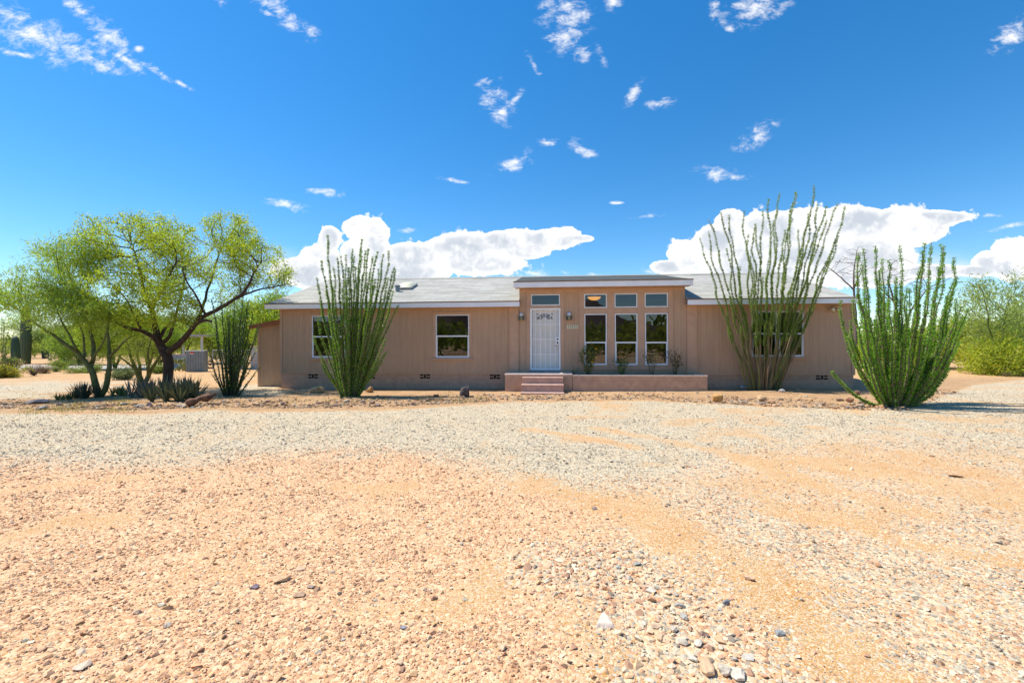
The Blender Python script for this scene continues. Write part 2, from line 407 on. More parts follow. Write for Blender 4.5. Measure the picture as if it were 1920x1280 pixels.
def groundmat():
    m, nt, out = newmat("desert_ground"); t = NT(nt)
    tc = t.n('ShaderNodeTexCoord').outputs['Object']
    z = t.n('ShaderNodeAttribute', attribute_name="Col").outputs['Color']
    sp = t.n('ShaderNodeSeparateColor'); nt.links.new(z, sp.inputs[0])
    grey, pink, mixd = sp.outputs[0], sp.outputs[1], sp.outputs[2]
    z4 = t.n('ShaderNodeAttribute', attribute_name="Bed").outputs['Fac']
    nb = t.noise(tc, .45, 5, .6); nm = t.noise(tc, 2.3, 6, .65); nf = t.noise(tc, 55, 4, .7)
    dirt = t.mix(t.maprange(nb.outputs['Fac'], .32, .68), (.45, .215, .052), (.45, .25, .082))
    dirt = t.mix(t.maprange(nm.outputs['Fac'], .42, .7), dirt, (.52, .325, .135))
    dirt = t.mix(t.maprange(z4, .0, 1.0, 0, .9), dirt, t.mix(t.maprange(nm.outputs['Fac'], .35, .65), (.34, .20, .10), (.48, .31, .17)))
    dirt = t.mix(1, dirt, t.mix(nf.outputs['Fac'], (.78, .78, .78), (1.2, 1.2, 1.2)), 'MULTIPLY')
    def stones(scale):
        v = t.n('ShaderNodeTexVoronoi'); v.inputs['Scale'].default_value = scale; v.inputs['Randomness'].default_value = 1
        nt.links.new(tc, v.inputs['Vector'])
        s2 = t.n('ShaderNodeSeparateColor'); nt.links.new(v.outputs['Color'], s2.inputs[0])
        return v, s2
    def ramp(f, cols):
        r = t.n('ShaderNodeValToRGB'); r.color_ramp.interpolation = 'CONSTANT'
        e = r.color_ramp.elements
        while len(e) < len(cols): e.new(.5)
        for i, c in enumerate(cols): e[i].position = i/len(cols); e[i].color = (*c, 1)
        nt.links.new(f, r.inputs[0]); return r.outputs[0]
    v1, s1 = stones(46); v2, s2 = stones(88)
    gp = [(0.600,0.494,0.328),(0.480,0.399,0.272),(0.660,0.541,0.352),(0.380,0.323,0.240),(0.570,0.465,0.320),(0.680,0.570,0.384),(0.280,0.228,0.160),(0.580,0.418,0.240),(0.500,0.437,0.320)]
    pp = [(0.720,0.440,0.238),(0.760,0.493,0.281),(0.660,0.361,0.180),(0.790,0.546,0.324),(0.550,0.299,0.151),(0.730,0.458,0.245),(0.700,0.405,0.230),(0.460,0.264,0.151)]
    total = t.math('ADD', grey, t.math('ADD', pink, mixd), clamp=True)
    gfrac = t.math('DIVIDE', t.math('ADD', grey, t.math('MULTIPLY', mixd, .55)), t.math('ADD', total, .001), clamp=True)
    def layer(v, s):
        usegrey = t.math('LESS_THAN', s.outputs[2], gfrac)
        c = t.mix(usegrey, ramp(s.outputs[0], pp), ramp(s.outputs[0], gp))
        have = t.math('LESS_THAN', s.outputs[1], t.math('MULTIPLY', total, .85))
        return c, have
    c1, h1 = layer(v1, s1); c2, h2 = layer(v2, s2)
    v3, s3 = stones(150)
    h3 = t.math('LESS_THAN', s3.outputs[1], t.maprange(z4, 0, 1, .5, .16))
    dirt = t.mix(h3, dirt, t.mix(t.math('LESS_THAN', s3.outputs[2], .3), ramp(s3.outputs[0], pp), ramp(s3.outputs[0], gp)))
    col = t.mix(h2, dirt, c2); col = t.mix(h1, col, c1)
    hgt = t.math('ADD', t.math('MULTIPLY', t.math('SUBTRACT', .6, v1.outputs['Distance']), h1), t.math('MULTIPLY', t.math('MULTIPLY', t.math('SUBTRACT', .5, v2.outputs['Distance']), h2), .5))
    n1 = t.bump(hgt, .55, .014); n2 = t.bump(nm.outputs['Fac'], .35, .03, n1); n3 = t.bump(nf.outputs['Fac'], .35, .006, n2)
    nt.links.new(t.bsdf(col, .95, n3, spec=.1), out.inputs[0])
    return m
ground = mbg.build("ground", groundmat(), smoothf=True)
at_ = ground.data.attributes.new("Bed", 'FLOAT', 'POINT'); at_.data.foreach_set("value", (b_*smooth(19, 16.5, GY)*smooth(4, 8, GY)).ravel().astype(np.float32))
tag(ground, "orange desert dirt and gravel yard in front of the house", "ground", kind="structure")

# ------------------------------------------------------------------ loose gravel (real stones, uncountable)
def stone_templates(n, seed, flat=.6):
    r = np.random.default_rng(seed); out = []
    for k in range(n):
        bm = bmesh.new()
        for _ in range(13):
            d = r.normal(size=3); d /= np.linalg.norm(d)
            d *= np.array((1, r.uniform(.6, .95), flat*r.uniform(.7, 1.2)))*r.uniform(.85, 1)
            bm.verts.new(d)
        bmesh.ops.convex_hull(bm, input=bm.verts[:])
        bmesh.ops.delete(bm, geom=[v for v in bm.verts if not v.link_faces], context='VERTS')
        bmesh.ops.triangulate(bm, faces=bm.faces[:]); bm.verts.index_update()
        out.append((np.array([v.co[:] for v in bm.verts]), np.array([[v.index for v in f.verts] for f in bm.faces])))
        bm.free()
    return out
TPL = stone_templates(14, 3, .56)
def scatter(mb, x, y, size, cols, sink=.12):
    n = len(x); k = rng.integers(0, len(TPL), n); z = gz(x, y)
    ang = rng.uniform(0, 2*math.pi, n); tx = rng.normal(0, .25, n); ty = rng.normal(0, .25, n)
    for i, (V, T) in enumerate(TPL):
        s = np.nonzero(k == i)[0]
        if not len(s): continue
        c, sn = np.cos(ang[s])[:, None], np.sin(ang[s])[:, None]
        v = V[None]*size[s][:, None, None]
        X = v[..., 0]*c - v[..., 1]*sn; Y = v[..., 0]*sn + v[..., 1]*c; Z = v[..., 2] + X*tx[s][:, None] + Y*ty[s][:, None]
        X = X + x[s][:, None]; Y = Y + y[s][:, None]; Z = Z + (z[s] + size[s]*sink)[:, None]
        nv = len(V)
        tri = (T[None] + (np.arange(len(s))*nv)[:, None, None]).reshape(-1, 3)
        mb.add(np.stack([X, Y, Z], -1).reshape(-1, 3), tris=tri, col=np.repeat(cols[s], nv, 0))
GREY = np.array([(0.600,0.494,0.344),(0.500,0.418,0.295),(0.660,0.541,0.369),(0.380,0.323,0.246),(0.570,0.475,0.336),(0.680,0.570,0.402),(0.250,0.199,0.148),(0.570,0.408,0.246),(0.700,0.589,0.410),(0.440,0.399,0.328)])
PINK = np.array([(0.720,0.440,0.252),(0.770,0.502,0.296),(0.660,0.361,0.185),(0.800,0.554,0.340),(0.540,0.290,0.155),(0.750,0.475,0.259),(0.700,0.405,0.237),(0.820,0.616,0.400),(0.440,0.255,0.155),(0.680,0.414,0.207)])
def make_gravel():
    mbs = {'grey': MB(), 'pink': MB()}
    bands = [(1.75, 2.6, 4600), (2.6, 3.6, 3900), (3.6, 5, 2700), (5, 7, 1500), (7, 9.5, 750), (9.5, 13.2, 330), (13.2, 19, 90)]
    for y0, y1, dens in bands:
        w0 = 1.42*y1 + .3
        n = int(dens*(y1-y0)*2*w0)
        x = rng.uniform(-w0, w0, n); y = rng.uniform(y0, y1, n)
        keep = np.abs(x) < 1.38*y+.4; x, y = x[keep], y[keep]
        g, p, m, c, tr, back = zones(x, y)
        tot = np.clip(g+p+m, 0, 1)
        clump = smooth(.25, .6, fbm(x*5, y*5, 3, 77))
        prob = np.maximum(tot*(.35+.65*clump), .34 - .27*tr)
        keep = rng.random(len(x)) < prob
        x, y, g, p, m, tot = x[keep], y[keep], g[keep], p[keep], m[keep], tot[keep]
        isg = rng.random(len(x)) < np.where(tot > .15, (g+.55*m)/(tot+1e-6), .35)
        far = smooth(2, 9, y)
        size = np.exp(rng.normal(math.log(.0064), .48, len(x)))*(1+.45*far)*np.where(rng.random(len(x)) < .34/(tot+.34), .62, 1)
        size = np.clip(size, .004, .034)
        for nm, sel, pal in (('grey', isg, GREY), ('pink', ~isg, PINK)):
            cols = pal[rng.integers(0, len(pal), sel.sum())]*rng.uniform(.5, 1.2, (sel.sum(), 1))
            scatter(mbs[nm], x[sel], y[sel], size[sel], np.clip(cols, 0, .85))
    # bigger stones: a loose drift of cobbles in front, and strays everywhere
    n = 6000
    x = rng.uniform(-.6, 3, n); y = rng.uniform(1.7, 4.3, n); c = zones(x, y)[3]
    k = rng.random(n) < c*.75; x, y = x[k], y[k]
    pal = np.concatenate([PINK*1.08, PINK, PINK*.95, GREY*1.05])
    scatter(mbs['pink'], x, y, np.clip(np.exp(rng.normal(math.log(.0175), .40, len(x))), .009, .042), pal[rng.integers(0, len(pal), len(x))])
    n = 1500
    y = rng.uniform(1.75, 12, n); x = rng.uniform(-1.4, 1.4, n)*y
    scatter(mbs['grey'], x, y, np.clip(np.exp(rng.normal(math.log(.018), .3, n)), .01, .04), pal[rng.integers(0, len(pal), n)]*rng.uniform(.72, 1.05, (n, 1)))
    # rubble in the planting bed
    n = 11000
    px = rng.uniform(-150, 1800, n); dist = np.abs(rng.normal(0, 1, n))
    xs, ys = [], []
    for a, d in zip(px, dist):
        q = G(a, np.interp(a, BED[:, 0], BED[:, 1])-1)
        xs.append(q[0]); ys.append(q[1] + d*.8)
    x, y = np.array(xs), np.array(ys); k = (y < 16.5) & ((fbm(x*1.5, y*1.5, 3, 9) > .42) | (rng.random(n) < .2)); x, y = x[k], y[k]
    scatter(mbs['pink'], x, y, np.clip(np.exp(rng.normal(math.log(.022), .55, len(x))), .008, .075), pal[rng.integers(0, len(pal), len(x))]*rng.uniform(.3, .85, (len(x), 1)))
    o = mbs['grey'].build("grey_gravel", M['gravel']); tag(o, "loose pale grey gravel strewn over the driveway", "gravel", kind="stuff")
    o = mbs['pink'].build("pink_gravel", M['gravel']); tag(o, "loose pinkish tan gravel strewn over the yard", "gravel", kind="stuff")
make_gravel()

# ------------------------------------------------------------------ individual rocks
def rock_mesh(seed, sx, sy, sz, col, col2=None, angular=.5):
    r = np.random.default_rng(seed); bm = bmesh.new()
    for _ in range(16):
        d = r.normal(size=3); d /= np.linalg.norm(d); d *= r.uniform(.85, 1.05)
        bm.verts.new((d[0]*sx, d[1]*sy, d[2]*sz))
    bmesh.ops.convex_hull(bm, input=bm.verts[:])
    bmesh.ops.delete(bm, geom=[v for v in bm.verts if not v.link_faces], context='VERTS')
    bmesh.ops.bevel(bm, geom=bm.edges[:], offset=min(sx, sz)*.09, segments=1, affect='EDGES', clamp_overlap=True)
    bmesh.ops.triangulate(bm, faces=bm.faces[:])
    bmesh.ops.subdivide_edges(bm, edges=bm.edges[:], cuts=2, use_grid_fill=True)
    bm.verts.index_update(); bm.normal_update()
    V = np.array([v.co[:] for v in bm.verts]); N = np.array([v.normal[:] for v in bm.verts])
    s = 4/max(sx, sz)
    f = fbm(V[:, 0]*s+V[:, 2]*s*.7+seed, V[:, 1]*s-V[:, 2]*s+3, 4, seed % 50)-.5
    V = V + N*(f[:, None]*min(sx, sy, sz)*.28)
    T = np.array([[v.index for v in q.verts] for q in bm.faces]); bm.free()
    g = fbm(V[:, 0]*s*.6+9, V[:, 2]*s*.9+V[:, 1]*s*.5, 3, seed % 40+3)
    c = np.array(col)[None]*(1-g[:, None]) + np.array(col2 if col2 else [x*.7 for x in col])[None]*g[:, None]
    return V, T, c
def rock(name, label, px, py, w, h, col, col2=None, seed=1, group=None, rz=0, tilt=0, cat="rock", dep=.75):
    b = G(px, py); sc = b[1]/F
    sx, sz = w*sc/2, max(h*sc/2, .012); sy = sx*dep
    if py > 880: sz *= .75; sy = sx*random.uniform(.6, .95)
    V, T, c = rock_mesh(seed, sx, sy, sz*1.12, col, col2)
    Mx = np.array(Matrix.Rotation(rz, 3, 'Z') @ Matrix.Rotation(tilt, 3, 'Y'))
    V = V @ Mx.T; V[:, 2] += sz*.72
    mb = MB(); mb.add(V, tris=T, col=c)
    o = mb.build(name, M['stone']); o.location = (b[0], b[1]+sy*.6, float(gz(b[0], b[1]+sy*.6)))
    return tag(o, label, cat, group)
TAN, ORG, DRK, WHT, GRY, RED = (.52,.36,.21), (.50,.28,.12), (.055,.045,.045), (.62,.56,.50), (.30,.28,.27), (.42,.17,.09)
rock("boulder", "pale topped tan boulder in the bed under the leftmost house window", 591, 737, 36, 15, (.62,.48,.32), (.48,.27,.10), 11, tilt=-.12)
rock("boulder", "chunky golden brown boulder just right of the ocotillo before the left windows", 691, 736, 20, 14, (.52,.34,.15), (.40,.22,.09), 12)
rock("boulder", "black lava boulder with a grey top standing alone in front of the house", 872, 745, 25, 25, DRK, (.16,.13,.12), 13, dep=.9)
rock("boulder", "square orange boulder at the gravel edge right of the planter", 1348, 754, 29, 19, (.58,.33,.11), (.45,.24,.09), 14, dep=.9)
rock("boulder", "angular cream and orange boulder below the tallest ocotillo", 1430, 755, 22, 17, (.62,.42,.24), (.45,.26,.12), 15)
rock("rock", "flat grey slab lying at the far left end of the bed", 60, 757, 40, 9, (.33,.28,.27), (.25,.2,.19), 16, dep=1)
rock("rock", "tilted white rock beside the flat grey slab at the far left", 72, 768, 24, 10, WHT, GRY, 17, tilt=-.3)
rock("rock", "rounded mauve stone in the bed edge under the big agaves", 278, 762, 13, 10, (.45,.32,.30), (.35,.25,.22), 18)
rock("rock", "dark grey flat stone just left of the mauve stone under the agaves", 256, 764, 24, 7, (.2,.18,.17), (.3,.26,.22), 19)
rock("rock", "pale oval stone on the bed edge left of the fallen log", 336, 763, 17, 7, (.5,.42,.33), (.36,.28,.2), 20)
rock("rock", "long smooth tan stone between the dark ocotillo and the tan boulder", 479, 761, 21, 8, (.56,.37,.22), (.42,.27,.16), 21)
rock("rock", "rust red stone lying flat left of the black lava boulder", 817, 744, 13, 6, RED, (.35,.13,.07), 22)
rock("rock", "white lumpy rock against the foot of the tallest ocotillo on its left", 1396, 729, 17, 9, (.6,.56,.52), (.4,.36,.33), 23)
rock("rock", "small white rock to the right of the foot of the tallest ocotillo", 1468, 735, 13, 7, (.62,.6,.57), GRY, 24)
rock("rock", "orange flat rock near the skirting right of the tallest ocotillo", 1497, 733, 12, 5, (.58,.26,.12), TAN, 25)
rock("rock", "brown knobbly rock on top of the pile left of the widest ocotillo", 1609, 741, 12, 12, (.30,.17,.12), (.22,.13,.1), 26)
rock("rock", "largest reddish rock of the pile left of the widest ocotillo", 1596, 754, 18, 11, (.42,.22,.13), (.28,.15,.1), 27)
rock("rock", "pale mottled rock of the pile touching the widest ocotillo", 1622, 756, 20, 9, (.45,.33,.28), (.3,.22,.2), 28)
rock("rock", "dark brown rock at the left end of the pile by the widest ocotillo", 1577, 752, 15, 6, (.27,.16,.11), (.2,.12,.09), 29)
rock("rock", "small dark blue grey stone on the gravel edge below the rock pile", 1591, 766, 8, 6, (.14,.15,.18), (.2,.2,.2), 30)
rock("rock", "long orange stone at the base of the widest ocotillo", 1659, 765, 17, 6, (.55,.28,.13), (.45,.22,.11), 31)
rock("rock", "small orange stone left of the long orange one by the widest ocotillo", 1645, 765, 10, 6, (.55,.30,.15), (.45,.22,.11), 32)
rock("rock", "lone brown stone on the smooth dirt at the right of the yard", 1797, 895, 26, 7, (.36,.2,.10), (.3,.17,.09), 33)
g = G(1134, 1172); mb = MB(); q = g[1]/F
tri = [(-21*q, -.03), (20*q, -.034), (6*q, .085), (-5*q, .08)]
low_ = [(x*1.04, y*1.04, -.02) for x, y in tri]; top_ = [(-16*q, -.012, .02), (15*q, -.015, .022), (4*q, .055, .045), (-3*q, .05, .042)]
mb.add(low_+top_, quads=[(0, 1, 5, 4), (1, 2, 6, 5), (2, 3, 7, 6), (3, 0, 4, 7), (4, 5, 6, 7)], col=(.74, .60, .47))
o_ = mb.build("rock", M['stone']); o_.location = g; bevel(o_, .006); tag(o_, "white triangular stone lying on the gravel in the foreground", "rock")
rock("rock", "grey blue stone with a domed top right of the cobble drift", 1465, 1192, 26, 14, (.36,.37,.34), (.28,.28,.27), 35)
rock("rock", "flat tan slab, the larger of two lying together left of centre in the gravel", 524, 1092, 36, 14, (.66,.44,.24), (.55,.36,.2), 36, rz=.4)
rock("rock", "flat pale slab just behind the larger tan slab in the gravel", 559, 1070, 30, 9, (.68,.47,.30), (.55,.37,.24), 37)
rock("rock", "dusky purple chip of stone left of the larger tan slab", 475, 1104, 20, 10, (.20,.14,.17), (.28,.2,.2), 38)
rock("rock", "brown flat stone below the larger tan slab", 558, 1120, 26, 11, (.60,.40,.24), (.48,.3,.18), 39)
rock("rock", "small grey brown stone right of the larger tan slab", 582, 1103, 18, 8, (.33,.26,.22), (.4,.3,.22), 40)
rock("rock", "dark brown blocky stone in the middle of the cobble drift", 1322, 1195, 22, 17, (.28,.17,.12), (.4,.26,.18), 41)
rock("rock", "dark grey cube shaped stone at the upper right of the cobble drift", 1364, 1134, 19, 15, (.2,.22,.23), (.28,.28,.28), 42)
rock("rock", "rounded tan cobble farthest right in the drift of cobbles", 1409, 1089, 23, 15, (.68,.47,.30), (.6,.4,.26), 43)
rock("rock", "slate grey flat stone lying alone in the pink gravel left of the white triangle", 755, 1180, 18, 8, (.3,.3,.33), (.25,.24,.25), 44)
rock("rock", "brown wedge shaped stone in the pink gravel at the lower left", 256, 1151, 20, 9, (.36,.24,.17), (.5,.35,.24), 45)
rock("rock", "pale flat slab beside the bottom edge at the far left", 147, 1256, 36, 15, (.68,.52,.38), (.6,.44,.3), 46)
rock("rock", "small dark stone on the orange dirt patch right of centre", 1115, 955, 12, 7, (.25,.19,.15), (.3,.22,.17), 47)
k = 0
for (x, y, w, h) in [(1330,1265,46,24),(1362,1268,40,24),(1390,1275,44,18),(1325,1250,34,15),(1195,1060,18,10),(1235,1084,22,10),(1205,1105,16,12),(1180,1088,18,11),(1222,1112,22,10),(1250,1140,26,13),(1285,1160,24,12),(1232,1178,22,13),(1240,1200,28,14),(1283,1210,22,13),(1312,1212,26,12),(1353,1206,30,10),(1275,1140,22,12),(1255,1100,20,9),(1150,1082,16,8),(1265,1185,24,14),(1300,1240,28,12),(1385,1233,18,9),(1160,1066,15,8),(1217,1075,15,7),(1262,1166,20,11)]:
    k += 1; cs = [(.70,.50,.32),(.64,.42,.25),(.56,.47,.36),(.68,.58,.45),(.66,.43,.24),(.42,.39,.33)][k % 6]
    rock("cobble", "flat rounded cobble lying in the drift of larger stones in the foreground", x, y, w, h, cs, tuple(c*.85 for c in cs), 60+k, "cobbles in the foreground drift", rz=k*1.3, cat="stone")
k = 0
for px in list(range(-20, 560, 21))+list(range(575, 880, 17))+list(range(900, 950, 20))+list(range(1375, 1680, 19)):
    k += 1; r_ = random.random()
    py = np.interp(px, BED[:, 0], BED[:, 1]) - 1 - random.random()*(11 if px < 1000 else 7)
    w = random.uniform(8, 17); cs = [(.50,.36,.25),(.42,.28,.19),(.36,.26,.21),(.56,.44,.33),(.48,.27,.15)][k % 5]
    if k % 7 == 3 or 60 < px < 90: continue
    rock("edging_stone", "small rough stone among the loose edging along the planting bed", px+random.uniform(-6, 6), py, w, w*random.uniform(.3, .55), cs, tuple(c*.7 for c in cs), 100+k, "edging stones along the planting bed", rz=k, cat="stone")

# ------------------------------------------------------------------ sky, clouds and sun
SUN = Vector((-.55, .145, 1)).normalized()
el = math.asin(SUN.z); az = math.atan2(SUN.x, SUN.y)
sun_d = bpy.data.lights.new("sun", 'SUN'); sun_d.energy = 4.2; sun_d.angle = R(.53); sun_d.color = (1, .95, .87)
sun = bpy.data.objects.new("sun", sun_d); COL.objects.link(sun); sun.rotation_euler = SUN.to_track_quat('Z', 'Y').to_euler(); sun.location = (0, 0, 30)
def make_world():
    w = bpy.data.worlds.new("World"); scene.world = w; w.use_nodes = True; nt = w.node_tree; nt.nodes.clear(); t = NT(nt)
    out = t.n('ShaderNodeOutputWorld')
    sky = t.n('ShaderNodeTexSky'); sky.sky_type = 'NISHITA'; sky.sun_disc = False; sky.sun_elevation = el; sky.sun_rotation = az
    sky.altitude = 800; sky.air_density = 1.0; sky.dust_density = .15; sky.ozone_density = 3.0
    hs = t.n('ShaderNodeHueSaturation'); hs.inputs['Saturation'].default_value = 1.35; hs.inputs['Hue'].default_value = .497; hs.inputs['Value'].default_value = 1.0
    nt.links.new(sky.outputs[0], hs.inputs['Color'])
    d = t.n('ShaderNodeTexCoord').outputs['Generated']
    sp = t.n('ShaderNodeSeparateXYZ'); nt.links.new(d, sp.inputs[0])
    kz = t.maprange(sp.outputs[2], .12, .62, 1.04, 1.17); kc = t.n('ShaderNodeVectorMath', operation='SCALE'); nt.links.new(hs.outputs[0], kc.inputs[0]); nt.links.new(kz, kc.inputs['Scale'])
    skyc = kc.outputs[0]
    yy = t.math('MAXIMUM', t.math('ABSOLUTE', sp.outputs[1]), .08)
    cx = t.n('ShaderNodeCombineXYZ'); nt.links.new(t.math('DIVIDE', sp.outputs[0], yy), cx.inputs[0]); nt.links.new(t.math('DIVIDE', sp.outputs[2], yy), cx.inputs[1])
    uv = cx.outputs[0]
    U = t.math('DIVIDE', sp.outputs[0], yy); Vv = t.math('DIVIDE', sp.outputs[2], yy)
    chain = [t.math('MULTIPLY', U, 1.0)]
    def field(blobs, gs=1.0):                                              # blobs are evaluated one after another: keeps the shader's stack small
        acc = None
        for (px, py, rx, ry, *rest) in blobs:
            a = rest[0] if rest else 0
            dr = ray(px, py); mp = t.n('ShaderNodeMapping', vector_type='TEXTURE')
            mp.inputs['Location'].default_value = (dr.x/dr.y, dr.z/dr.y, 0); mp.inputs['Rotation'].default_value = (0, 0, R(-a)); mp.inputs['Scale'].default_value = (rx*gs/F, ry*gs/F, 1e7)
            cb = t.n('ShaderNodeCombineXYZ'); nt.links.new(U, cb.inputs[0]); nt.links.new(Vv, cb.inputs[1]); nt.links.new(chain[0], cb.inputs[2])
            nt.links.new(cb.outputs[0], mp.inputs[0]); ln = t.n('ShaderNodeVectorMath', operation='LENGTH'); nt.links.new(mp.outputs[0], ln.inputs[0])
            acc = t.math('MINIMUM', acc if acc is not None else 9.0, ln.outputs['Value']); chain[0] = acc
        return t.math('SUBTRACT', 1, acc)
    CUM = [(676,428,40,30),(702,440,36,40),(618,448,26,34),(600,490,58,40),(560,505,70,30),(690,480,70,50),(770,480,90,34),(740,510,140,30),(860,465,100,38,-6),(950,452,90,28,-4),(1035,448,75,26,-3),(1090,447,32,9),(900,492,110,32),(620,515,100,30),(985,470,60,22),(700,522,170,26),(600,524,80,24),(1420,512,190,26),(1600,516,160,26),(1745,508,80,18),
           (1372,418,40,36),(1345,450,58,40),(1290,478,55,34),(1255,500,48,18),(1430,440,95,56),(1500,425,100,44),(1600,420,110,44),(1690,415,85,34),(1735,412,90,24,-2),(1780,408,56,15,-4),(1720,440,80,30,-15),(1500,490,170,46),(1620,480,130,54),(1390,490,110,40),
           (1895,468,48,26),(1860,490,50,26),(1910,500,90,30),(1830,508,60,14)]
    WISP = [(50,62,95,36,25),(150,95,80,26,25),(150,20,50,12,40),(205,70,70,20,45),(235,110,38,10,35),(300,138,45,7,35),(345,160,25,4,25),(165,115,60,9,20),(35,102,48,6,15),(258,92,10,6),
            (545,40,46,15,35),(580,60,24,11,30),(515,5,40,10),(415,5,10,9),(505,26,18,5,20),
            (1062,22,36,44,-75),(1058,70,26,34,100),(1090,98,16,16),(1128,105,20,9,65),(1150,5,14,14),
            (1000,120,22,6,60),(925,185,27,24,40),(945,215,22,18,40),(916,154,20,7,-10),(970,182,16,7,-50),(1188,175,24,10,-55),(1238,193,26,9,-10),
            (1415,14,60,28,-15),(1340,15,10,20,10),(1368,54,10,6),(1420,254,44,16,-38),(1345,326,34,13,5),(1380,332,22,5),(1896,66,42,22,-35),(1858,75,10,5),
            (1090,280,26,12,30),(965,305,38,14,-25),(1028,268,18,9),(850,338,22,4,10)]
    LOWW = [(1010,513,48,9),(1118,517,16,5),(1225,508,26,7),(540,385,36,10,15),(608,360,34,8,5),(1215,405,26,5,-5),(763,432,14,5),(1160,380,14,3),(1860,404,18,4),(1890,424,40,5,-12)]
    HAZE = [(520,500,120,45),(1810,500,120,30),(1740,500,140,45),(1180,540,300,20),(20,540,120,40)]
    def warp(vec, scale, amt):
        n = t.noise(vec, scale, 3, .5)
        s = t.n('ShaderNodeVectorMath', operation='SUBTRACT'); nt.links.new(n.outputs['Color'], s.inputs[0]); s.inputs[1].default_value = (.5, .5, .5)
        m = t.n('ShaderNodeVectorMath', operation='MULTIPLY_ADD'); nt.links.new(s.outputs[0], m.inputs[0]); m.inputs[1].default_value = (amt,)*3; nt.links.new(vec, m.inputs[2])
        return m.outputs[0]
    cw = tuple(x*6.7 for x in (1, 1, 1)); cg = tuple(x*6.0 for x in (.62, .68, .77))
    def wispmask(blobs):
        mp = t.n('ShaderNodeMapping'); mp.inputs['Rotation'].default_value = (0, 0, R(-38)); mp.inputs['Scale'].default_value = (1.0, 1.7, 1); nt.links.new(uv, mp.inputs[0])
        n2 = t.noise(warp(mp.outputs[0], 18, .04), 24, 9, .70).outputs['Fac']
        fw = field(blobs, 1.75)
        dw = t.math('ADD', t.math('MULTIPLY', fw, 1.25), t.math('MULTIPLY', t.math('SUBTRACT', n2, .62), 4.6))
        return t.math('MULTIPLY', t.math('MULTIPLY', t.maprange(dw, -.25, 1.5, 0, 1, True), t.maprange(fw, .0, .55, 0, 1, True)), 1.0, clamp=True)
    def shade(col):
        g = t.n('ShaderNodeBackground'); g.inputs[1].default_value = .115; nt.links.new(col, g.inputs[0]); return g.outputs[0]
    def mixs(f, a, b):
        m = t.n('ShaderNodeMixShader'); nt.links.new(f, m.inputs[0]); nt.links.new(a, m.inputs[1]); nt.links.new(b, m.inputs[2]); return m.outputs[0]
    # low sky: cumulus banks and thin haze
    uvw = warp(uv, 14, .022)
    n1 = t.noise(uvw, 13, 9, .66).outputs['Fac']
    vo = t.n('ShaderNodeTexVoronoi', feature='F1'); vo.inputs['Scale'].default_value = 38
    vo.inputs['Detail'].default_value = 2; vo.inputs['Roughness'].default_value = .55; nt.links.new(uvw, vo.inputs['Vector'])
    bil = t.math('SUBTRACT', .52, vo.outputs['Distance'])
    fc = field(CUM, 1.06)
    fc = t.math('ADD', fc, t.maprange(fc, .22, .55, 0, .9))
    dc = t.math('ADD', fc, t.math('ADD', t.math('MULTIPLY', t.math('SUBTRACT', n1, .52), 1.9), t.math('MULTIPLY', bil, .4)))
    ac = t.maprange(dc, -.02, .2, 0, 1, True)
    uvs = t.n('ShaderNodeVectorMath', operation='ADD'); nt.links.new(uvw, uvs.inputs[0]); uvs.inputs[1].default_value = (-.012, .02, 0)
    n1b = t.noise(uvs.outputs[0], 11, 6, .55).outputs['Fac']
    rel = t.maprange(t.math('ADD', t.math('SUBTRACT', n1b, n1), t.math('MULTIPLY', bil, -.06)), -.12, .16, 0, 1, True)
    thick = t.math('MULTIPLY', t.maprange(dc, .05, 1.5, 0, 1, True), t.maprange(rel, 0, 1, .1, 1.0))
    ccol = t.mix(thick, cw, cg)
    fh = field(HAZE); n3 = t.noise(uv, 6, 6, .6).outputs['Fac']
    ah = t.math('MULTIPLY', t.maprange(t.math('MULTIPLY', fh, t.maprange(n3, .3, .7)), 0, .8, 0, 1, True), .75)
    c = t.mix(ah, skyc, tuple(x*6.2 for x in (.90, .96, 1)))
    c = t.mix(wispmask(LOWW), c, cw); c = t.mix(ac, c, ccol)
    low = shade(c)
    chain[0] = t.math('MULTIPLY', U, 1.0)
    high = shade(t.mix(wispmask(WISP), skyc, cw))
    clear = shade(skyc)
    front = t.math('MULTIPLY', t.math('GREATER_THAN', sp.outputs[1], .25), t.math('GREATER_THAN', sp.outputs[2], .02))
    both = mixs(t.math('GREATER_THAN', Vv, .338), low, high)
    nt.links.new(mixs(front, clear, both), out.inputs[0])
    w.cycles.sampling_method = 'MANUAL'; w.cycles.sample_map_resolution = 256
make_world()
scene.view_settings.view_transform = 'Standard'; scene.view_settings.look = 'None'; scene.view_settings.gamma = 1
scene.view_settings.use_curve_mapping = False; scene.view_settings.exposure = EXPOSURE
cy = scene.cycles; cy.max_bounces = 8; cy.diffuse_bounces = 3; cy.glossy_bounces = 3; cy.transparent_max_bounces = 8
cy.sample_clamp_indirect = 4; cy.use_denoising = True
# ------------------------------------------------------------------ house
YL = 16.0; XL = (525-960)/F*YL; YR = 14.36; XR = (1603-960)/F*YR
HA = math.atan2(YR-YL, XR-XL); HL = math.hypot(XR-XL, YR-YL)
ca, sa = math.cos(HA), math.sin(HA)
HORG = Vector((XL, YL, 0))
def W(px, py, y=0.0):
    """(u, z) of the photo pixel on the house plane at local depth y (negative is towards the viewer)"""
    d = ray(px, py); nx_, ny_ = -sa, ca
    t = ((XL*nx_ + YL*ny_) + y)/(d.x*nx_ + d.y*ny_)
    X, Y, Z = d.x*t, d.y*t, CAMZ + d.z*t
    return (X-XL)*ca + (Y-YL)*sa, Z
def rect(px0, py0, px1, py1, y=0.0):
    u0, za = W(px0, py0, y); u1, zb = W(px1, py1, y); return u0, u1, zb, za     # u0,u1,z0,z1
house = thing("house", "long single storey tan manufactured house with grey shingle roof and white fascia", "house", HORG, HA)
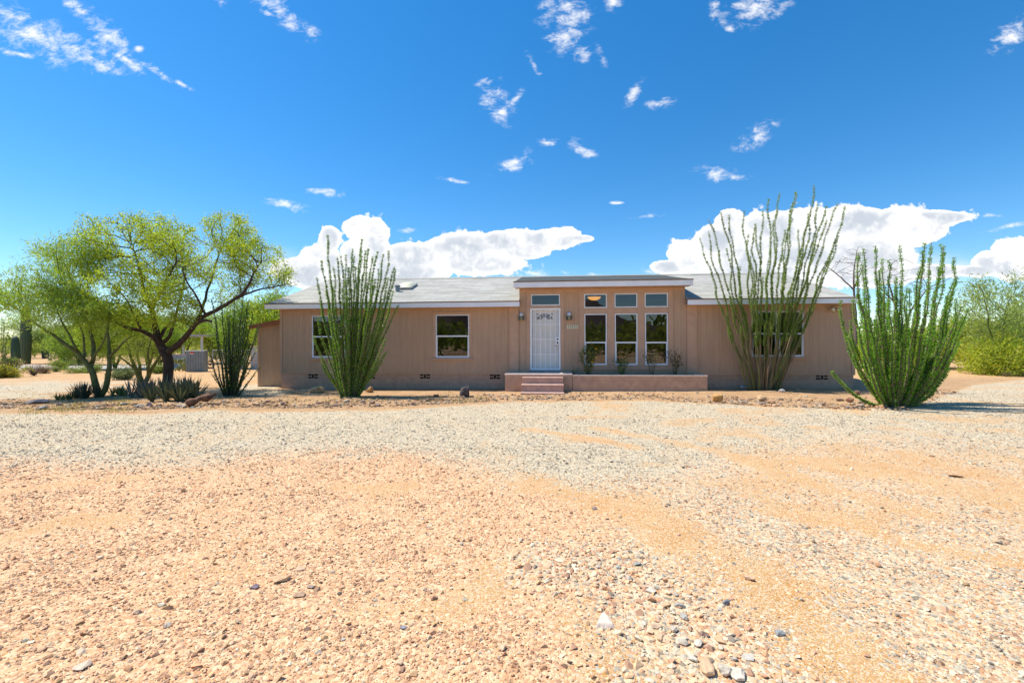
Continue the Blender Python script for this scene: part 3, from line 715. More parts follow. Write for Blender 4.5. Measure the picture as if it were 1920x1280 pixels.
D = 8.2; RY = 4.1                                                   # depth, ridge line
uc0 = W(974, 600)[0]; uc1 = W(1284.5, 600)[0]
zs = .5*(W(560, 700)[1] + W(1580, 703)[1])                          # top of the skirting
zeL = W(700, 567.5, -.38)[1]; zeR = W(1500, 558.5, -.38)[1]; ze = .5*(zeL+zeR)
zr = .5*(W(800, 521.5, RY)[1] + W(1400, 513.5, RY)[1])
zd = .5*(W(963, 530, -.42)[1] + W(1298, 521.5, -.42)[1])           # top of the entry roof edge
ur0 = W(497, 568, -.38)[0]; ur1 = W(1606.5, 556, -.38)[0]
slope = (zr-ze)/(RY+.38); dslope = (zr+.0-zd)/(RY+.42)
zm = lambda y: ze + slope*(y+.38)
zdm = lambda y: zd + dslope*(y+.42)
zbot = -.25
WINS = []                                                           # u0,u1,z0,z1,rail
def win(px0, py0, px1, py1, rail=None):
    u0, u1, z0, z1 = rect(px0, py0, px1, py1); zr_ = W(.5*(px0+px1), rail)[1] if rail else None
    WINS.append((u0, u1, z0, z1, zr_))
win(585, 592, 648, 670.5, 631); win(817, 590, 880, 670.5, 630)
win(1409, 583.5, 1457, 668.5, 625.5); win(1459.5, 583.5, 1506.5, 668.5, 625.5)
win(995.5, 552, 1050, 572.5)
for a, b in ((1095, 1138), (1152, 1195), (1208.5, 1252.5)): win(a, 551-(a-1095)*.013, b, 577-(a-1095)*.013)
for a, b in ((1095.5, 1138), (1152.5, 1195.5), (1209, 1252.5)): win(a, 588.5-(a-1095)*.012, b, 684.5, 642)
DOOR = rect(994, 578, 1051, 693.5)
holes = [w[:4] for w in WINS] + [DOOR]
# front wall sheet with real openings
us = sorted(set([0, HL, uc0, uc1] + [h[0] for h in holes] + [h[1] for h in holes]))
ztop = zdm(0)-.1; zmain = zm(0)-.1
zsv = sorted(set([zs, zmain, ztop] + [h[2] for h in holes] + [h[3] for h in holes]))
mb = MB(); TH = .11
def openat(u, z): return any(h[0] < u < h[1] and h[2] < z < h[3] for h in holes)
def solid(i, j):
    if i < 0 or j < 0 or i >= len(us)-1 or j >= len(zsv)-1: return False
    u, z = .5*(us[i]+us[i+1]), .5*(zsv[j]+zsv[j+1])
    return not openat(u, z) and (z < zmain or uc0 < u < uc1)
for i in range(len(us)-1):
    for j in range(len(zsv)-1):
        if not solid(i, j): continue
        a, b, c, d = us[i], us[i+1], zsv[j], zsv[j+1]
        mb.add([(a,0,c),(b,0,c),(b,0,d),(a,0,d)], quads=[(0,1,2,3)])
        mb.add([(a,TH,c),(a,TH,d),(b,TH,d),(b,TH,c)], quads=[(0,1,2,3)])
        for di, dj, q in ((-1,0,[(a,0,c),(a,0,d),(a,TH,d),(a,TH,c)]), (1,0,[(b,0,c),(b,TH,c),(b,TH,d),(b,0,d)]),
                          (0,-1,[(a,0,c),(a,TH,c),(b,TH,c),(b,0,c)]), (0,1,[(a,0,d),(b,0,d),(b,TH,d),(a,TH,d)])):
            if not solid(i+di, j+dj): mb.add(q, quads=[(0,1,2,3)])
# gable end walls and the back wall
for u0, u1 in ((0, TH), (HL-TH, HL)):
    mb.prism([(TH+.002, zs), (D, zs), (D, zm(0)-.1), (RY, zr-.1), (TH+.002, zm(TH)-.1)], u0, u1, 0)
mb.box(TH, HL-TH, D-TH, D, zs, zm(0)-.1)
# cheeks of the raised entry section
for u0, u1 in ((uc0, uc0+.1), (uc1-.1, uc1)):
    mb.prism([(TH+.002, zm(0)-.5), (RY-.3, zr-.16), (RY-.3, zdm(RY-.3)-.08), (TH+.002, zdm(TH)-.1)], u0, u1, 0)
wall = mb.build("wall", M['siding'], house, local=True)
# skirting
mb = MB(); mb.box(.03, HL-.03, .03, .15, zbot, zs-.002); mb.box(.03, .15, .152, D-.03, zbot, zs-.002); mb.box(HL-.15, HL-.03, .152, D-.03, zbot, zs-.002)
skirt = mb.build("skirting", M['block'], house, local=True)
for px, py in ((587, 705), (694, 705.2), (797, 705.3), (928, 706), (1541, 707)):
    u, z = W(px, py, .03); w, h = .175, .075
    mb = MB(); mb.box(u-w, u+w, .026, .0295, z-h, z+h)
    v = mb.build("vent", M['dark'], skirt, local=True)
    mb = MB(); y0, y1 = .016, .0255                                 # pierced block pattern: diamond ring, cross bars and side wedges
    for sx in (-1, 1):
        for sz in (-1, 1):
            mb.prism([(u+sx*.015, z+sz*h*.98), (u+sx*.032, z+sz*h*.98), (u+sx*.085, z+sz*.012), (u+sx*.085, z-sz*.012) if False else (u+sx*.068, z+sz*.012)], y0, y1, 1)
            mb.prism([(u+sx*.085, z+sz*.02), (u+sx*w, z+sz*.02), (u+sx*w, z+sz*.002), (u+sx*.085, z+sz*.002)], y0+.001, y1, 1)
        mb.prism([(u+sx*.018, z), (u+sx*.05, z+.022), (u+sx*.07, z), (u+sx*.05, z-.022)], y0-.001, y1, 1)
    mb.build("vent_grille", M['block'], v, local=True)
# interior so that the panes show a dim room
mb = MB(); mb.box(TH+.01, HL-TH-.01, TH+.01, D-TH-.01, zs+.12, zs+.16)
mb.box(uc0-1.2, uc0-1.1, TH+.02, D-TH-.02, zs+.161, zm(0)-.15); mb.box(uc1+.4, uc1+.5, TH+.02, D-TH-.02, zs+.161, zm(0)-.15)
mb.box(TH+.02, HL-TH-.02, 4.6, 4.7, zs+.161, zm(0)-.15)
mb.build("interior", M['interior'], house, local=True)

# roofs
def slab(poly, th, up=(0, 0, 1)):                                   # poly: 3D quad, thickness downwards
    b = MB(); p = np.array(poly, float); q = p.copy(); q[:, 2] -= th
    n = len(p); b.add(np.concatenate([p, q]), ngons=[list(range(n)), list(range(n, 2*n))[::-1]], quads=[(i, n+i, n+(i+1) % n, (i+1) % n) for i in range(n)])
    return b
def merged(bs):
    o = MB()
    for b in bs:
        o.v += b.v; o.c += b.c
        o.q += [a+o.n for a in b.q]; o.t += [a+o.n for a in b.t]; o.ng += [[i+o.n for i in g] for g in b.ng]; o.n += b.n
    return o
rr0, rr1 = ur0+.01, ur1-.01
s1 = slab([(rr0, -.38, ze), (uc0+.005, -.38, ze), (uc0+.005, RY, zr), (rr0, RY, zr)], .05)
s2 = slab([(uc1-.005, -.38, ze), (rr1, -.38, ze), (rr1, RY, zr), (uc1-.005, RY, zr)], .05)
s3 = slab([(rr0, RY+.003, zr), (rr1, RY+.003, zr), (rr1, D+.38, ze), (rr0, D+.38, ze)], .05)
# under deck strips closing the eaves
roof = merged([s1, s2, s3]).build("roof", M['roof'], house, local=True)
ridge = MB(); ridge.prism([(RY-.16, zr-.16*slope+.012), (RY, zr+.03), (RY+.16, zr-.16*slope+.012), (RY, zr+.012)], rr0, rr1, 0)
ridge.build("ridge_cap", M['roof'], roof, local=True)
FH = .155
def fascia(name, u0, u1, y, zt, mat, hh=FH, th=.03):
    b = MB(); b.box(u0, u1, y-th, y, zt-hh, zt); return b.build(name, mat, house, local=True)
for (u0, u1) in ((ur0, uc0+.03), (uc1-.03, ur1)):
    fascia("fascia", u0, u1, -.38, ze-.022, M['white'] if False else M['fascia'])
    b = MB(); b.box(u0-.005, u1+.005, -.425, -.375, ze-.02, ze+.012); b.build("drip_edge", M['drip'], house, local=True)
    b = MB(); b.box(u0+.03, u1-.03, -.38, 0-.003, ze-.17, ze-.14); b.build("soffit", M['trim'], house, local=True)
for u in (ur0, ur1-.03):                                            # rake boards
    b = MB()
    b.prism([(-.378, ze-.17), (-.378, ze-.022), (RY, zr-.022), (RY, zr-.17)], u, u+.03, 0)
    b.prism([(RY+.002, zr-.17), (RY+.002, zr-.022), (D+.38, ze-.022), (D+.38, ze-.17)], u, u+.03, 0)
    b.build("rake_board", M['fascia'], house, local=True)
ud0 = W(963, 535, -.42)[0]; ud1 = W(1299.5, 526, -.42)[0]
droof = slab([(ud0+.01, -.42, zd), (ud1-.01, -.42, zd), (ud1-.01, RY-.02, zdm(RY)+.004), (ud0+.01, RY-.02, zdm(RY)+.004)], .05).build("entry_roof", M['dormer_roof'], house, local=True)
fascia("fascia", ud0, ud1, -.42, zd-.022, M['fascia'], .17)
b = MB(); b.box(ud0-.005, ud1+.005, -.465, -.415, zd-.02, zd+.012); b.build("drip_edge", M['drip'], house, local=True)
b = MB(); b.box(ud0+.03, ud1-.03, -.42, -.003, zd-.19, zd-.16); b.build("soffit", M['trim'], house, local=True)
for u in (ud0, ud1-.03):
    b = MB(); b.prism([(-.418, zd-.19), (-.418, zd-.022), (RY-.5, zdm(RY-.5)-.022), (RY-.5, zdm(RY-.5)-.12)], u, u+.03, 0)
    b.build("rake_board", M['drip'], house, local=True)
# skylight and vent pipe on the left roof
def onroof(px, py):
    y = 1.5
    for _ in range(20):
        u, z = W(px, py, y); y = (z-ze)/slope-.38
    return u, y, zm(y)
u, y, z = onroof(760, 541)
sk = MB(); c, s_ = math.cos(math.atan(slope)), math.sin(math.atan(slope))
TR = Matrix.Translation((u, y, z)) @ Matrix.Rotation(math.atan(slope), 4, 'X')
sk.box(-.31, .31, -.25, .62, -.02, .09, M=TR); skyl = sk.build("skylight", M['metal'], house, local=True)
dm = MB(); n = 8; V = []; Q = []
for i in range(n+1):
    for j in range(n+1):
        a, b_ = i/n*2-1, j/n*2-1; h = .09 + .10*(1-a**4)*(1-b_**4)
        p = TR @ Vector((a*.285, .185+b_*.405, h)); V.append(p[:])
for i in range(n):
    for j in range(n): q = i*(n+1)+j; Q.append((q, q+n+1, q+n+2, q+1))
dm.add(V, quads=Q); dm.build("skylight_dome", M['plaque'], skyl, local=True, smoothf=True)
u, y, z = onroof(745.5, 546.5)
vp = MB(); vp.tube([(u, y, z-.05), (u, y, z+.17)], .075, 12); vp.tube([(u, y, z+.172), (u, y, z+.23)], .115, 12)
vp.build("vent_pipe", M['metal'], house, local=True)

# windows
def window(w, upper=False):
    u0, u1, z0, z1, rail = w; f = .034
    b = MB(); y0, y1 = -.018, .05
    b.box(u0, u0+f, y0, y1, z0, z1); b.box(u1-f, u1, y0, y1, z0, z1)
    b.box(u0+f, u1-f, y0+.001, y1, z0, z0+f); b.box(u0+f, u1-f, y0+.001, y1, z1-f, z1)
    fr = b.build("window", M['white'], house, local=True); bevel(fr, .006)
    if rail:
        b = MB(); b.box(u0+f, u1-f, y0+.004, y1-.01, rail-.024, rail+.024); b.build("rail", M['white'], fr, local=True)
        g = MB(); g.add([(u0+f,.022,rail+.02),(u1-f,.022,rail+.02),(u1-f,.022,z1-f),(u0+f,.022,z1-f)], quads=[(0,1,2,3)])
        g.build("pane", M['glass'], fr, local=True)
        b = MB(); k = .022
        for q in ((u0+f, u0+f+k, z0+f, rail-.025), (u1-f-k, u1-f, z0+f, rail-.025), (u0+f+k, u1-f-k, z0+f, z0+f+k)): b.box(q[0], q[1], -.006, .03, q[2], q[3])
        b.build("sash", M['white'], fr, local=True)
        g = MB(); g.add([(u0+f+k,.012,z0+f+k),(u1-f-k,.012,z0+f+k),(u1-f-k,.012,rail-.02),(u0+f+k,.012,rail-.02)], quads=[(0,1,2,3)])
        g.build("pane", M['glass'], fr, local=True)
    else:
        g = MB(); g.add([(u0+f,.022,z0+f),(u1-f,.022,z0+f),(u1-f,.022,z1-f),(u0+f,.022,z1-f)], quads=[(0,1,2,3)])
        g.build("pane", M['glass'], fr, local=True)
    return fr
for w in WINS: window(w)
# trim boards round the openings, sills, pilasters
def board(name, u0, u1, z0, z1, d=.022, y=0.0):
    b = MB(); b.box(u0, u1, y-d, y-.001, z0, z1); return bevel(b.build(name, M['trim'], house, local=True), .004)
def surround(u0, u1, z0, z1, w=.09, bottom=True):
    g = .004
    board("trim", u0-w, u0-g, z0-(w if bottom else 0), z1+w); board("trim", u1+g, u1+w, z0-(w if bottom else 0), z1+w)
    board("trim", u0-g+.001, u1+g-.001, z1+g, z1+w, .02)
    if bottom: board("trim", u0-g+.001, u1+g-.001, z0-w, z0-g, .02)
surround(*WINS[0][:4]); surround(*WINS[1][:4])
surround(WINS[2][0], WINS[3][1], WINS[2][2], WINS[2][3])
for w in (WINS[0], WINS[1], (WINS[2][0], WINS[3][1], WINS[2][2], 0)):
    b = MB(); b.box(w[0]-.14, w[1]+.14, -.07, -.0235, w[2]-.075, w[2]-.02); bevel(b.build("sill", M['trim'], house, local=True), .005)
# entry section: one big surround about the three-by-two window group, one about door and transom
gu0, gu1, gz0, gz1 = WINS[5][0], WINS[7][1], WINS[8][2], WINS[5][3]
board("trim", gu0-.16, gu0-.004, zs+.14, gz1+.12); board("trim", gu1+.004, gu1+.16, zs+.14, gz1+.12)
board("trim", gu0-.003, gu1+.003, gz1+.004, gz1+.12, .02); board("trim", gu0-.003, gu1+.003, WINS[8][3]+.02, WINS[5][2]-.02, .012)
for a, b_ in ((5, 6), (6, 7)): board("trim", WINS[a][1]+.004, WINS[b_][0]-.004, gz0-.02, gz1+.003, .019)
board("trim", gu0-.003, gu1+.003, gz0-.16, gz0-.022, .02)
du0, du1, dz0, dz1 = DOOR
board("trim", du0-.12, du0-.004, dz0-.05, WINS[4][3]+.12); board("trim", du1+.004, du1+.12, dz0-.05, WINS[4][3]+.12)
board("trim", du0-.003, du1+.003, WINS[4][3]+.004, WINS[4][3]+.12, .02); board("trim", du0-.003, du1+.003, dz1+.006, WINS[4][2]-.006, .019)
board("trim", uc0+.012, uc1-.012, zd-.30, zd-.2, .016)
for (a, b_, zc, zlow) in ((955, 972.5, 592.5, None), (1287.5, 1306, 590, 680)):
    u0 = W(a, 600)[0]; u1 = W(b_, 600)[0]; zc = W(a, zc)[1]
    b = MB(); b.box(u0, u1, -.05, -.001, zs+.01, ze-.172); b.box(u0-.02, u1+.02, -.066, -.0505, zc-.03, zc+.03)
    if zlow: zl = W(a, zlow)[1]; b.box(u0-.015, u1+.015, -.062, -.0505, zl-.025, zl+.025); b.box(u0+.04, u1-.04, -.058, -.0505, zl+.03, zc-.04)
    else: b.box(u0+.05, u1-.05, -.058, -.0505, zs+.1, zc-.04)
    bevel(b.build("pilaster", M['trim'], house, local=True), .004)
board("corner_board", .002, .1, zs, zm(0)-.12); board("corner_board", HL-.1, HL-.002, zs, zm(0)-.12)
board("belt_board", 0.102, uc0-.34, zs-.01, zs+.035, .012); board("belt_board", W(1308, 690)[0], HL-.102, zs-.01, zs+.035, .012)

# door: inner leaf with a fan light behind a barred security door
leaf = MB(); leaf.box(du0+.05, du1-.05, .06, .10, dz0+.02, dz1-.04); door = leaf.build("door", M['doorleaf'], house, local=True)
fu = .5*(du0+du1)-.02; fz = W(1023, 598.5)[1]; fr_ = .27
b = MB()
for k in range(5):                                                 # five glazed wedges of the fan
    a0, a1 = math.pi*(k+.08)/5, math.pi*(k+.92)/5; pts = []
    for i in range(7):
        a = a0+(a1-a0)*i/6; pts.append((fu+fr_*math.cos(a), fz+fr_*.72*math.sin(a)))
    for i in range(7):
        a = a1-(a1-a0)*i/6; pts.append((fu+.09*math.cos(a), fz+.065*math.sin(a)))
    b.prism(pts, .052, .0595, 1)
for sx in (-1, 1): b.prism([(fu+sx*.27, fz+.13), (fu+sx*.27, fz+.195), (fu+sx*.2, fz+.195)], .052, .0595, 1)
b.build("fan_light", plain("fan_light_glass", (.24, .235, .25), .25, .1, 10, .02, .001), door, local=True)
b = MB()
for (za, zb) in ((dz0+.12, dz0+.75), (dz0+.85, dz0+1.5)):
    for (ua, ub) in ((du0+.14, fu-.03), (fu+.06, du1-.14)):
        for q in ((ua, ub, za, za+.03), (ua, ub, zb-.03, zb), (ua, ua+.03, za+.031, zb-.031), (ub-.03, ub, za+.031, zb-.031)): b.box(q[0], q[1], .052, .0598, q[2], q[3])
b.build("door_moulding", M['doorleaf'], door, local=True)
b = MB(); f = .055
b.box(du0, du0+f, -.03, .02, dz0, dz1); b.box(du1-f, du1, -.03, .02, dz0, dz1); b.box(du0+f, du1-f, -.029, .02, dz1-f, dz1); b.box(du0+f, du1-f, -.029, .02, dz0, dz0+f)
sec = b.build("security_door", M['doorwhite'], house, local=True); bevel(sec, .006)
b = MB(); zc = [W(1023, y_)[1] for y_ in (608, 636, 664)]
for k in range(1, 6):
    u = du0 + (du1-du0)*k/6
    b.box(u-.009, u+.009, -.018, .0, dz0+f, dz1-f)
for k in (.06, .94):
    u = du0+f + (du1-du0-2*f)*k; b.box(u-.006, u+.006, -.017, 0, dz0+f, dz1-f)
for z in zc: b.box(du0+f, du1-f, -.0205, -.0185, z-.012, z+.012)
b.build("bars", M['doorwhite'], sec, local=True)
ua, z1_ = W(1041.5, 632); ub, z0_ = W(1049.5, 645.5)
b = MB(); b.box(ua, ub, -.05, -.031, z0_, z1_); lk = bevel(b.build("lock_box", M['doorwhite'], sec, local=True), .006)
b = MB()
for zz_ in (z0_+.06, z1_-.07):
    th = np.linspace(0, 2*math.pi, 13)[:-1]; b.prism([(.5*(ua+ub)+.032*math.cos(t_), zz_+.032*math.sin(t_)) for t_ in th], -.056, -.051, 1)
b.build("lock_cylinder", M['dark'], lk, local=True)
b = MB(); b.tube([(.5*(ua+ub), -.055, z0_-.03), (.5*(ua+ub), -.085, z0_-.05), (.5*(ua+ub)-.08, -.085, z0_-.05)], .012, 8); b.build("handle", M['chrome'], sec, local=True, smoothf=True)
b = MB(); b.box(du0-.02, du1+.02, -.06, -.0305, dz0-.07, dz0-.004); b.build("threshold", M['metal'], house, local=True)

# porch lights, number plaque, outlet, floodlight
for px, py in ((977.3, 593), (1067, 592.3)):
    u, z = W(px, py, -.1)
    b = MB(); b.box(u-.05, u+.05, -.02, -.001, z-.1, z+.1); L = b.build("wall_lamp", M['chrome'], house, local=True)
    b = MB()
    prof = [(.058, .012), (.062, .03), (.062, .06), (.05, .10), (.028, .125), (.004, .135)]
    V, Q = [], []; n = 14
    for (r_, h_) in prof:
        for i in range(n): V.append((u+r_*math.cos(2*math.pi*i/n), -.09+r_*math.sin(2*math.pi*i/n), z+h_))
    for i in range(len(prof)-1):
        for j in range(n): Q.append((i*n+j, i*n+(j+1) % n, (i+1)*n+(j+1) % n, (i+1)*n+j))
    b.add(V, quads=Q, ngons=[list(range(n))[::-1]]); b.build("cap", M['lampcap'], L, local=True, smoothf=True)
    b = MB()
    for sx in (-1, 1): b.box(u+sx*.062-.034, u+sx*.062+.034, -.13, -.03, z-.13, z+.01)
    b.build("lamp_glass", M['lampglass'], L, local=True)
    b = MB(); b.tube([(u, -.1, z-.135), (u, -.1, z+.011)], .034, 12); b.build("inner_cylinder", M['lampmid'], L, local=True, smoothf=True)
u0, u1, z0, z1 = rect(1062.8, 609, 1084.3, 616)
b = MB(); b.box(u0, u1, -.014, -.001, z0, z1); pq = bevel(b.build("number_plaque", M['plaque'], house, local=True), .004)
fc = bpy.data.curves.new("numerals", 'FONT'); fc.body = "23532"; fc.align_x = 'CENTER'; fc.align_y = 'CENTER'; fc.size = (z1-z0)*.98; fc.extrude = .002; fc.space_character = 1.12
fc.materials.append(M['ink']); tmp_ = bpy.data.objects.new("tmp", fc); COL.objects.link(tmp_); bpy.context.view_layer.update()
me_ = bpy.data.meshes.new_from_object(tmp_.evaluated_get(bpy.context.evaluated_depsgraph_get())); bpy.data.objects.remove(tmp_)
fo = bpy.data.objects.new("numerals", me_); COL.objects.link(fo); fo.parent = pq
fo.location = (.5*(u0+u1), -.017, .5*(z0+z1)); fo.rotation_euler = (R(90), 0, 0)
u, z = W(762, 686); b = MB(); b.box(u-.055, u+.055, -.03, -.001, z-.04, z+.04); bevel(b.build("outlet_cover", M['trim'], house, local=True), .006)
u, z = W(1567, 577, -.1); b = MB(); b.box(u-.06, u+.06, -.04, -.001, z-.05, z+.06); fl = b.build("floodlight", M['trim'], house, local=True)
for sx in (-1, 1):
    b = MB(); a = np.array((u+sx*.03, -.04, z)); d_ = np.array((sx*.55, -.7, -.45)); d_ /= np.linalg.norm(d_)
    b.tube([a, a+d_*.05, a+d_*.07, a+d_*.16], [.02, .025, .05, .07], 12); b.build("lamp_head", M['plaque'], fl, local=True, smoothf=True)

# things inside, seen through the panes
def Hw(u, y, z):                                                   # house local to world
    return np.array((XL + u*ca - y*sa, YL + u*sa + y*ca, z))
d_ = W(1114, 558.5, 1.6); c = Hw(d_[0], 1.6, d_[1])
lamp = thing("ceiling_lamp", "glowing amber bowl lamp seen through the left upper entry window", "lamp", c, HA)
b = MB(); V, Q = [], []; n = 18
for (r_, h_) in [(.0, -.09), (.10, -.08), (.18, -.045), (.235, .01), (.25, .03)]:
    for i in range(n): V.append((r_*math.cos(2*math.pi*i/n), r_*math.sin(2*math.pi*i/n), h_))
for i in range(4):
    for j in range(n): Q.append((i*n+j, i*n+(j+1) % n, (i+1)*n+(j+1) % n, (i+1)*n+j))
b.add(V, quads=Q); b.build("lamp_bowl", M['glow'], lamp, local=True, smoothf=True)
b = MB(); b.tube([(0, 0, .0), (0, 0, .75)], .012, 8); b.build("lamp_stem", M['drip'], lamp, local=True)

# ------------------------------------------------------------------ porch, steps, planter
def frame_thing(name, label, cat): return thing(name, label, cat, HORG, HA)
PY = -.80
porch = frame_thing("porch", "low tan block porch with pinkish steps below the white front door", "porch")
p0 = W(947, 705, PY)[0]; p1 = W(1073, 705, PY)[0]; pz = W(1010, 700.5, PY)[1]
b = MB(); b.box(p0, p1, PY, .025, -.2, pz-.055); b.build("porch_wall", M['block'], porch, local=True)
b = MB(); b.box(p0-.015, p1+.01, PY-.02, .027, pz-.054, pz); bevel(b.build("porch_slab", M['concrete'], porch, local=True), .015)
prev = PY; s0z = []
for k, (a, b_, yt) in enumerate(((979.5, 1055.5, 707.3), (978, 1056.5, 721), (976.5, 1057.5, 736.5))):
    y0 = PY-.30*(k+1)+(.02 if k == 0 else 0); zt = W(1017, yt, y0)[1]; u0, u1 = W(a, yt, y0)[0], W(b_, yt, y0)[0]
    b = MB(); b.box(u0, u1, y0, prev-.002, -.2, zt-.05); st = b.build("step", M['stepblock'], porch, local=True); bevel(st, .006)
    b = MB(); b.box(u0-.012, u1+.012, y0-.015, prev-.003, zt-.049, zt); bevel(b.build("step_cap", M['stepblock'], st, local=True), .012)
    prev = y0
planter = frame_thing("planter", "long low tan block planter wall below the three tall windows", "planter")
q0 = p1+.012; q1 = W(1327, 710, PY)[0]; qz = W(1200, 703.2, PY)[1]
b = MB(); b.box(q0, q1, PY+.03, PY+.19, -.2, qz-.045); b.box(q1-.16, q1, PY+.192, -.055, -.2, qz-.045); b.build("planter_wall", M['block'], planter, local=True)
b = MB(); b.box(q0, q1+.012, PY+.015, PY+.2, qz-.044, qz); b.box(q1-.172, q1+.012, PY+.202, -.055, qz-.044, qz); bevel(b.build("cap_course", M['concrete'], planter, local=True), .008)
b = MB(); nx2, ny2 = 60, 8; V = []; Q = []
for i in range(nx2+1):
    for j in range(ny2+1):
        u = q0+.01+(q1-.17-q0)*i/nx2; y = PY+.195+(-.01-PY-.195)*j/ny2; V.append((u, y, qz-.10+.05*(float(fbm(u*5, y*5, 3, 2))-.5)))
for i in range(nx2):
    for j in range(ny2): k = i*(ny2+1)+j; Q.append((k, k+ny2+1, k+ny2+2, k+1))
b.add(V, quads=Q); b.build("soil", M['soil'], planter, local=True, smoothf=True)

# ------------------------------------------------------------------ lean-to shed at the left end
shed = frame_thing("shed", "narrow tan lean-to shed with rust brown sloping roof at the house's left end", "shed")
SY = .75
a0 = W(484, 660, SY)[0]; zA = W(484, 612, SY)[1]; zB = W(523, 600, SY)[1]; u1 = -.012
b = MB(); b.prism([(a0, -.25), (u1, -.25), (u1, zB), (a0, zA)], SY, SY+2.8, 1); b.build("wall", M['siding'], shed, local=True)
b = MB(); b.box(a0-.012, a0+.07, SY-.02, SY-.001, -.2, zA-.02); b.build("corner_board", M['trim'], shed, local=True)
sl = (zB-zA)/(u1-a0); e0 = W(468, 611, SY-.15)[0]
zf = lambda u: zA + sl*(u-a0)
b = MB(); b.prism([(e0, zf(e0)+.03), (u1, zf(u1)+.03), (u1, zf(u1)+.07), (e0, zf(e0)+.07)], SY-.25, SY+3.0, 1); b.build("roof", M['brownboard'], shed, local=True)
b = MB(); b.prism([(e0, zf(e0)-.07), (u1, zf(u1)-.10), (u1, zf(u1)+.028), (e0, zf(e0)+.028)], SY-.2, SY-.16, 1); b.build("fascia", M['brownboard'], shed, local=True)
# ------------------------------------------------------------------ plants
def leaves(mb, C, size, cols, updir=.0, dirs=None, aspect=.4, fold=.0, r=rng):
    """rhombic leaves at the points C"""
    n = len(C)
    if n == 0: return
    d = r.normal(size=(n, 3)) if dirs is None else dirs + r.normal(size=(n, 3))*.35
    d[:, 2] += updir; d /= np.linalg.norm(d, axis=1)[:, None]+1e-9
    s = np.cross(d, r.normal(size=(n, 3))); s /= np.linalg.norm(s, axis=1)[:, None]+1e-9
    L = np.broadcast_to(size, (n,))[:, None]
    V = np.stack([C, C+d*L*.45+s*L*aspect*.5, C+d*L, C+d*L*.45-s*L*aspect*.5], 1)
    q = np.arange(n)[:, None]*4+np.arange(4)[None]
    mb.add(V.reshape(-1, 3), quads=q, col=np.repeat(cols, 4, 0))
def vary(base, n, var=.2, r=rng, alt=None, frac=.3):
    c = np.tile(np.array(base, float), (n, 1))
    if alt is not None:
        k = r.random(n) < frac; c[k] = alt
    return np.clip(c*r.uniform(1-var, 1+var, (n, 1))*r.uniform(.93, 1.07, (n, 3)), 0, 1)

# ---- ocotillo: canes fanning from one foot, each with its own leaves
def ocotillo(label, foot, tips, depth=(-.6, .6), width=.5, rad=.017, lsize=.05, lden=30, green=(.10,.20,.035), alt=(.20,.29,.05), canecol=((.10,.10,.05),(.20,.15,.10)), curve=.5, seed=1, lower=.0, wob=.02, clusters=5, extra=0):
    r = np.random.default_rng(seed)
    base = G(*foot); base[2] -= .03
    root = thing("ocotillo", label, "ocotillo", base)
    sc = base[1]/F
    more = []
    for _ in range(extra):                                         # shorter inner canes between the tall ones
        a, b = tips[r.integers(len(tips))], tips[r.integers(len(tips))]; w = r.uniform(.3, .7); k = r.uniform(.0, .3)
        more.append(((a[0]*w+b[0]*(1-w))*(1-k*.6)+foot[0]*k*.6, (a[1]*w+b[1]*(1-w))*(1-k)+foot[1]*k))
    for (tx, ty) in list(tips)+more:
        dy = r.uniform(*depth)
        tip = P(tx, ty, base[1]+dy)
        lean = (tip[0]-base[0])
        st = base + np.array((np.clip(lean*.16, -.3, .3)*width/.5 + r.uniform(-.05, .05), np.clip(dy*.16, -.2, .2)+r.uniform(-.04, .04), -.03))
        ctl = st + (tip-st)*np.array((curve+r.uniform(-.08, .1),)*2+(.42,))
        n = 26; t = np.linspace(0, 1, n)[:, None]
        pts = (1-t)**2*st + 2*t*(1-t)*ctl + t*t*tip
        ph = r.uniform(0, 6.28, 3); L = np.linalg.norm(np.diff(pts, axis=0), axis=1).sum()
        fr = r.uniform(1.2, 2.4)*L
        pts = pts + (t**.7)*wob*np.stack([np.sin(t[:, 0]*fr*2+ph[0])+.5*np.sin(t[:, 0]*fr*5+ph[1]), np.sin(t[:, 0]*fr*2.3+ph[2]), 0*t[:, 0]], -1)
        rr = rad*r.uniform(.8, 1.15)*(1-.72*t[:, 0])
        mb = MB(); cc = np.array(canecol[0])*(1-t) + np.array(canecol[1])*t if r.random() < .5 else np.array(canecol[1])*(1-t)+np.array(canecol[0])*t
        mb.tube(pts, rr, 6, cc); cane = mb.build("cane", M['ocane'], root, smoothf=True)
        m = int(L*lden); f = np.sort(r.uniform(lower+r.uniform(0, .1), 1.0, m))
        ip = f*(n-1); i0 = np.clip(ip.astype(int), 0, n-2); w = (ip-i0)[:, None]
        C = pts[i0]*(1-w)+pts[i0+1]*w; T = pts[i0+1]-pts[i0]; T /= np.linalg.norm(T, axis=1)[:, None]
        lb = MB()
        for k in range(clusters):
            u = r.normal(size=(m, 3)); u -= T*(u*T).sum(1)[:, None]; u /= np.linalg.norm(u, axis=1)[:, None]
            cl = vary(green, m, .28, r, alt, .3)
            leaves(lb, C+u*(rad*.5), lsize*r.uniform(.6, 1.2, m)*(1-.25*f), cl, dirs=u*1.25+T*.55, aspect=.42, r=r)
        o = lb.build("leaves", M['oleaf'], None, org=base); o.parent = cane; o.location = (0, 0, 0)
    return root
A_T = [(592,520),(604,488),(613,442),(600,560),(618,520),(633,482),(641,480),(648,478),(655,500),(659,466),(668,500),(677,449),(684,470),(690,466),(697,482),(706,471),(712,505),(721,476),(731,470),(728,520),(740,500),(742,504),(738,545),(746,572),(735,560),(722,635),(723,660),(716,676),(594,594),(588,630),(603,678),(611,545),(625,500),(650,520),(700,520),(715,560),(665,480),(640,540),(690,530),(622,600)]
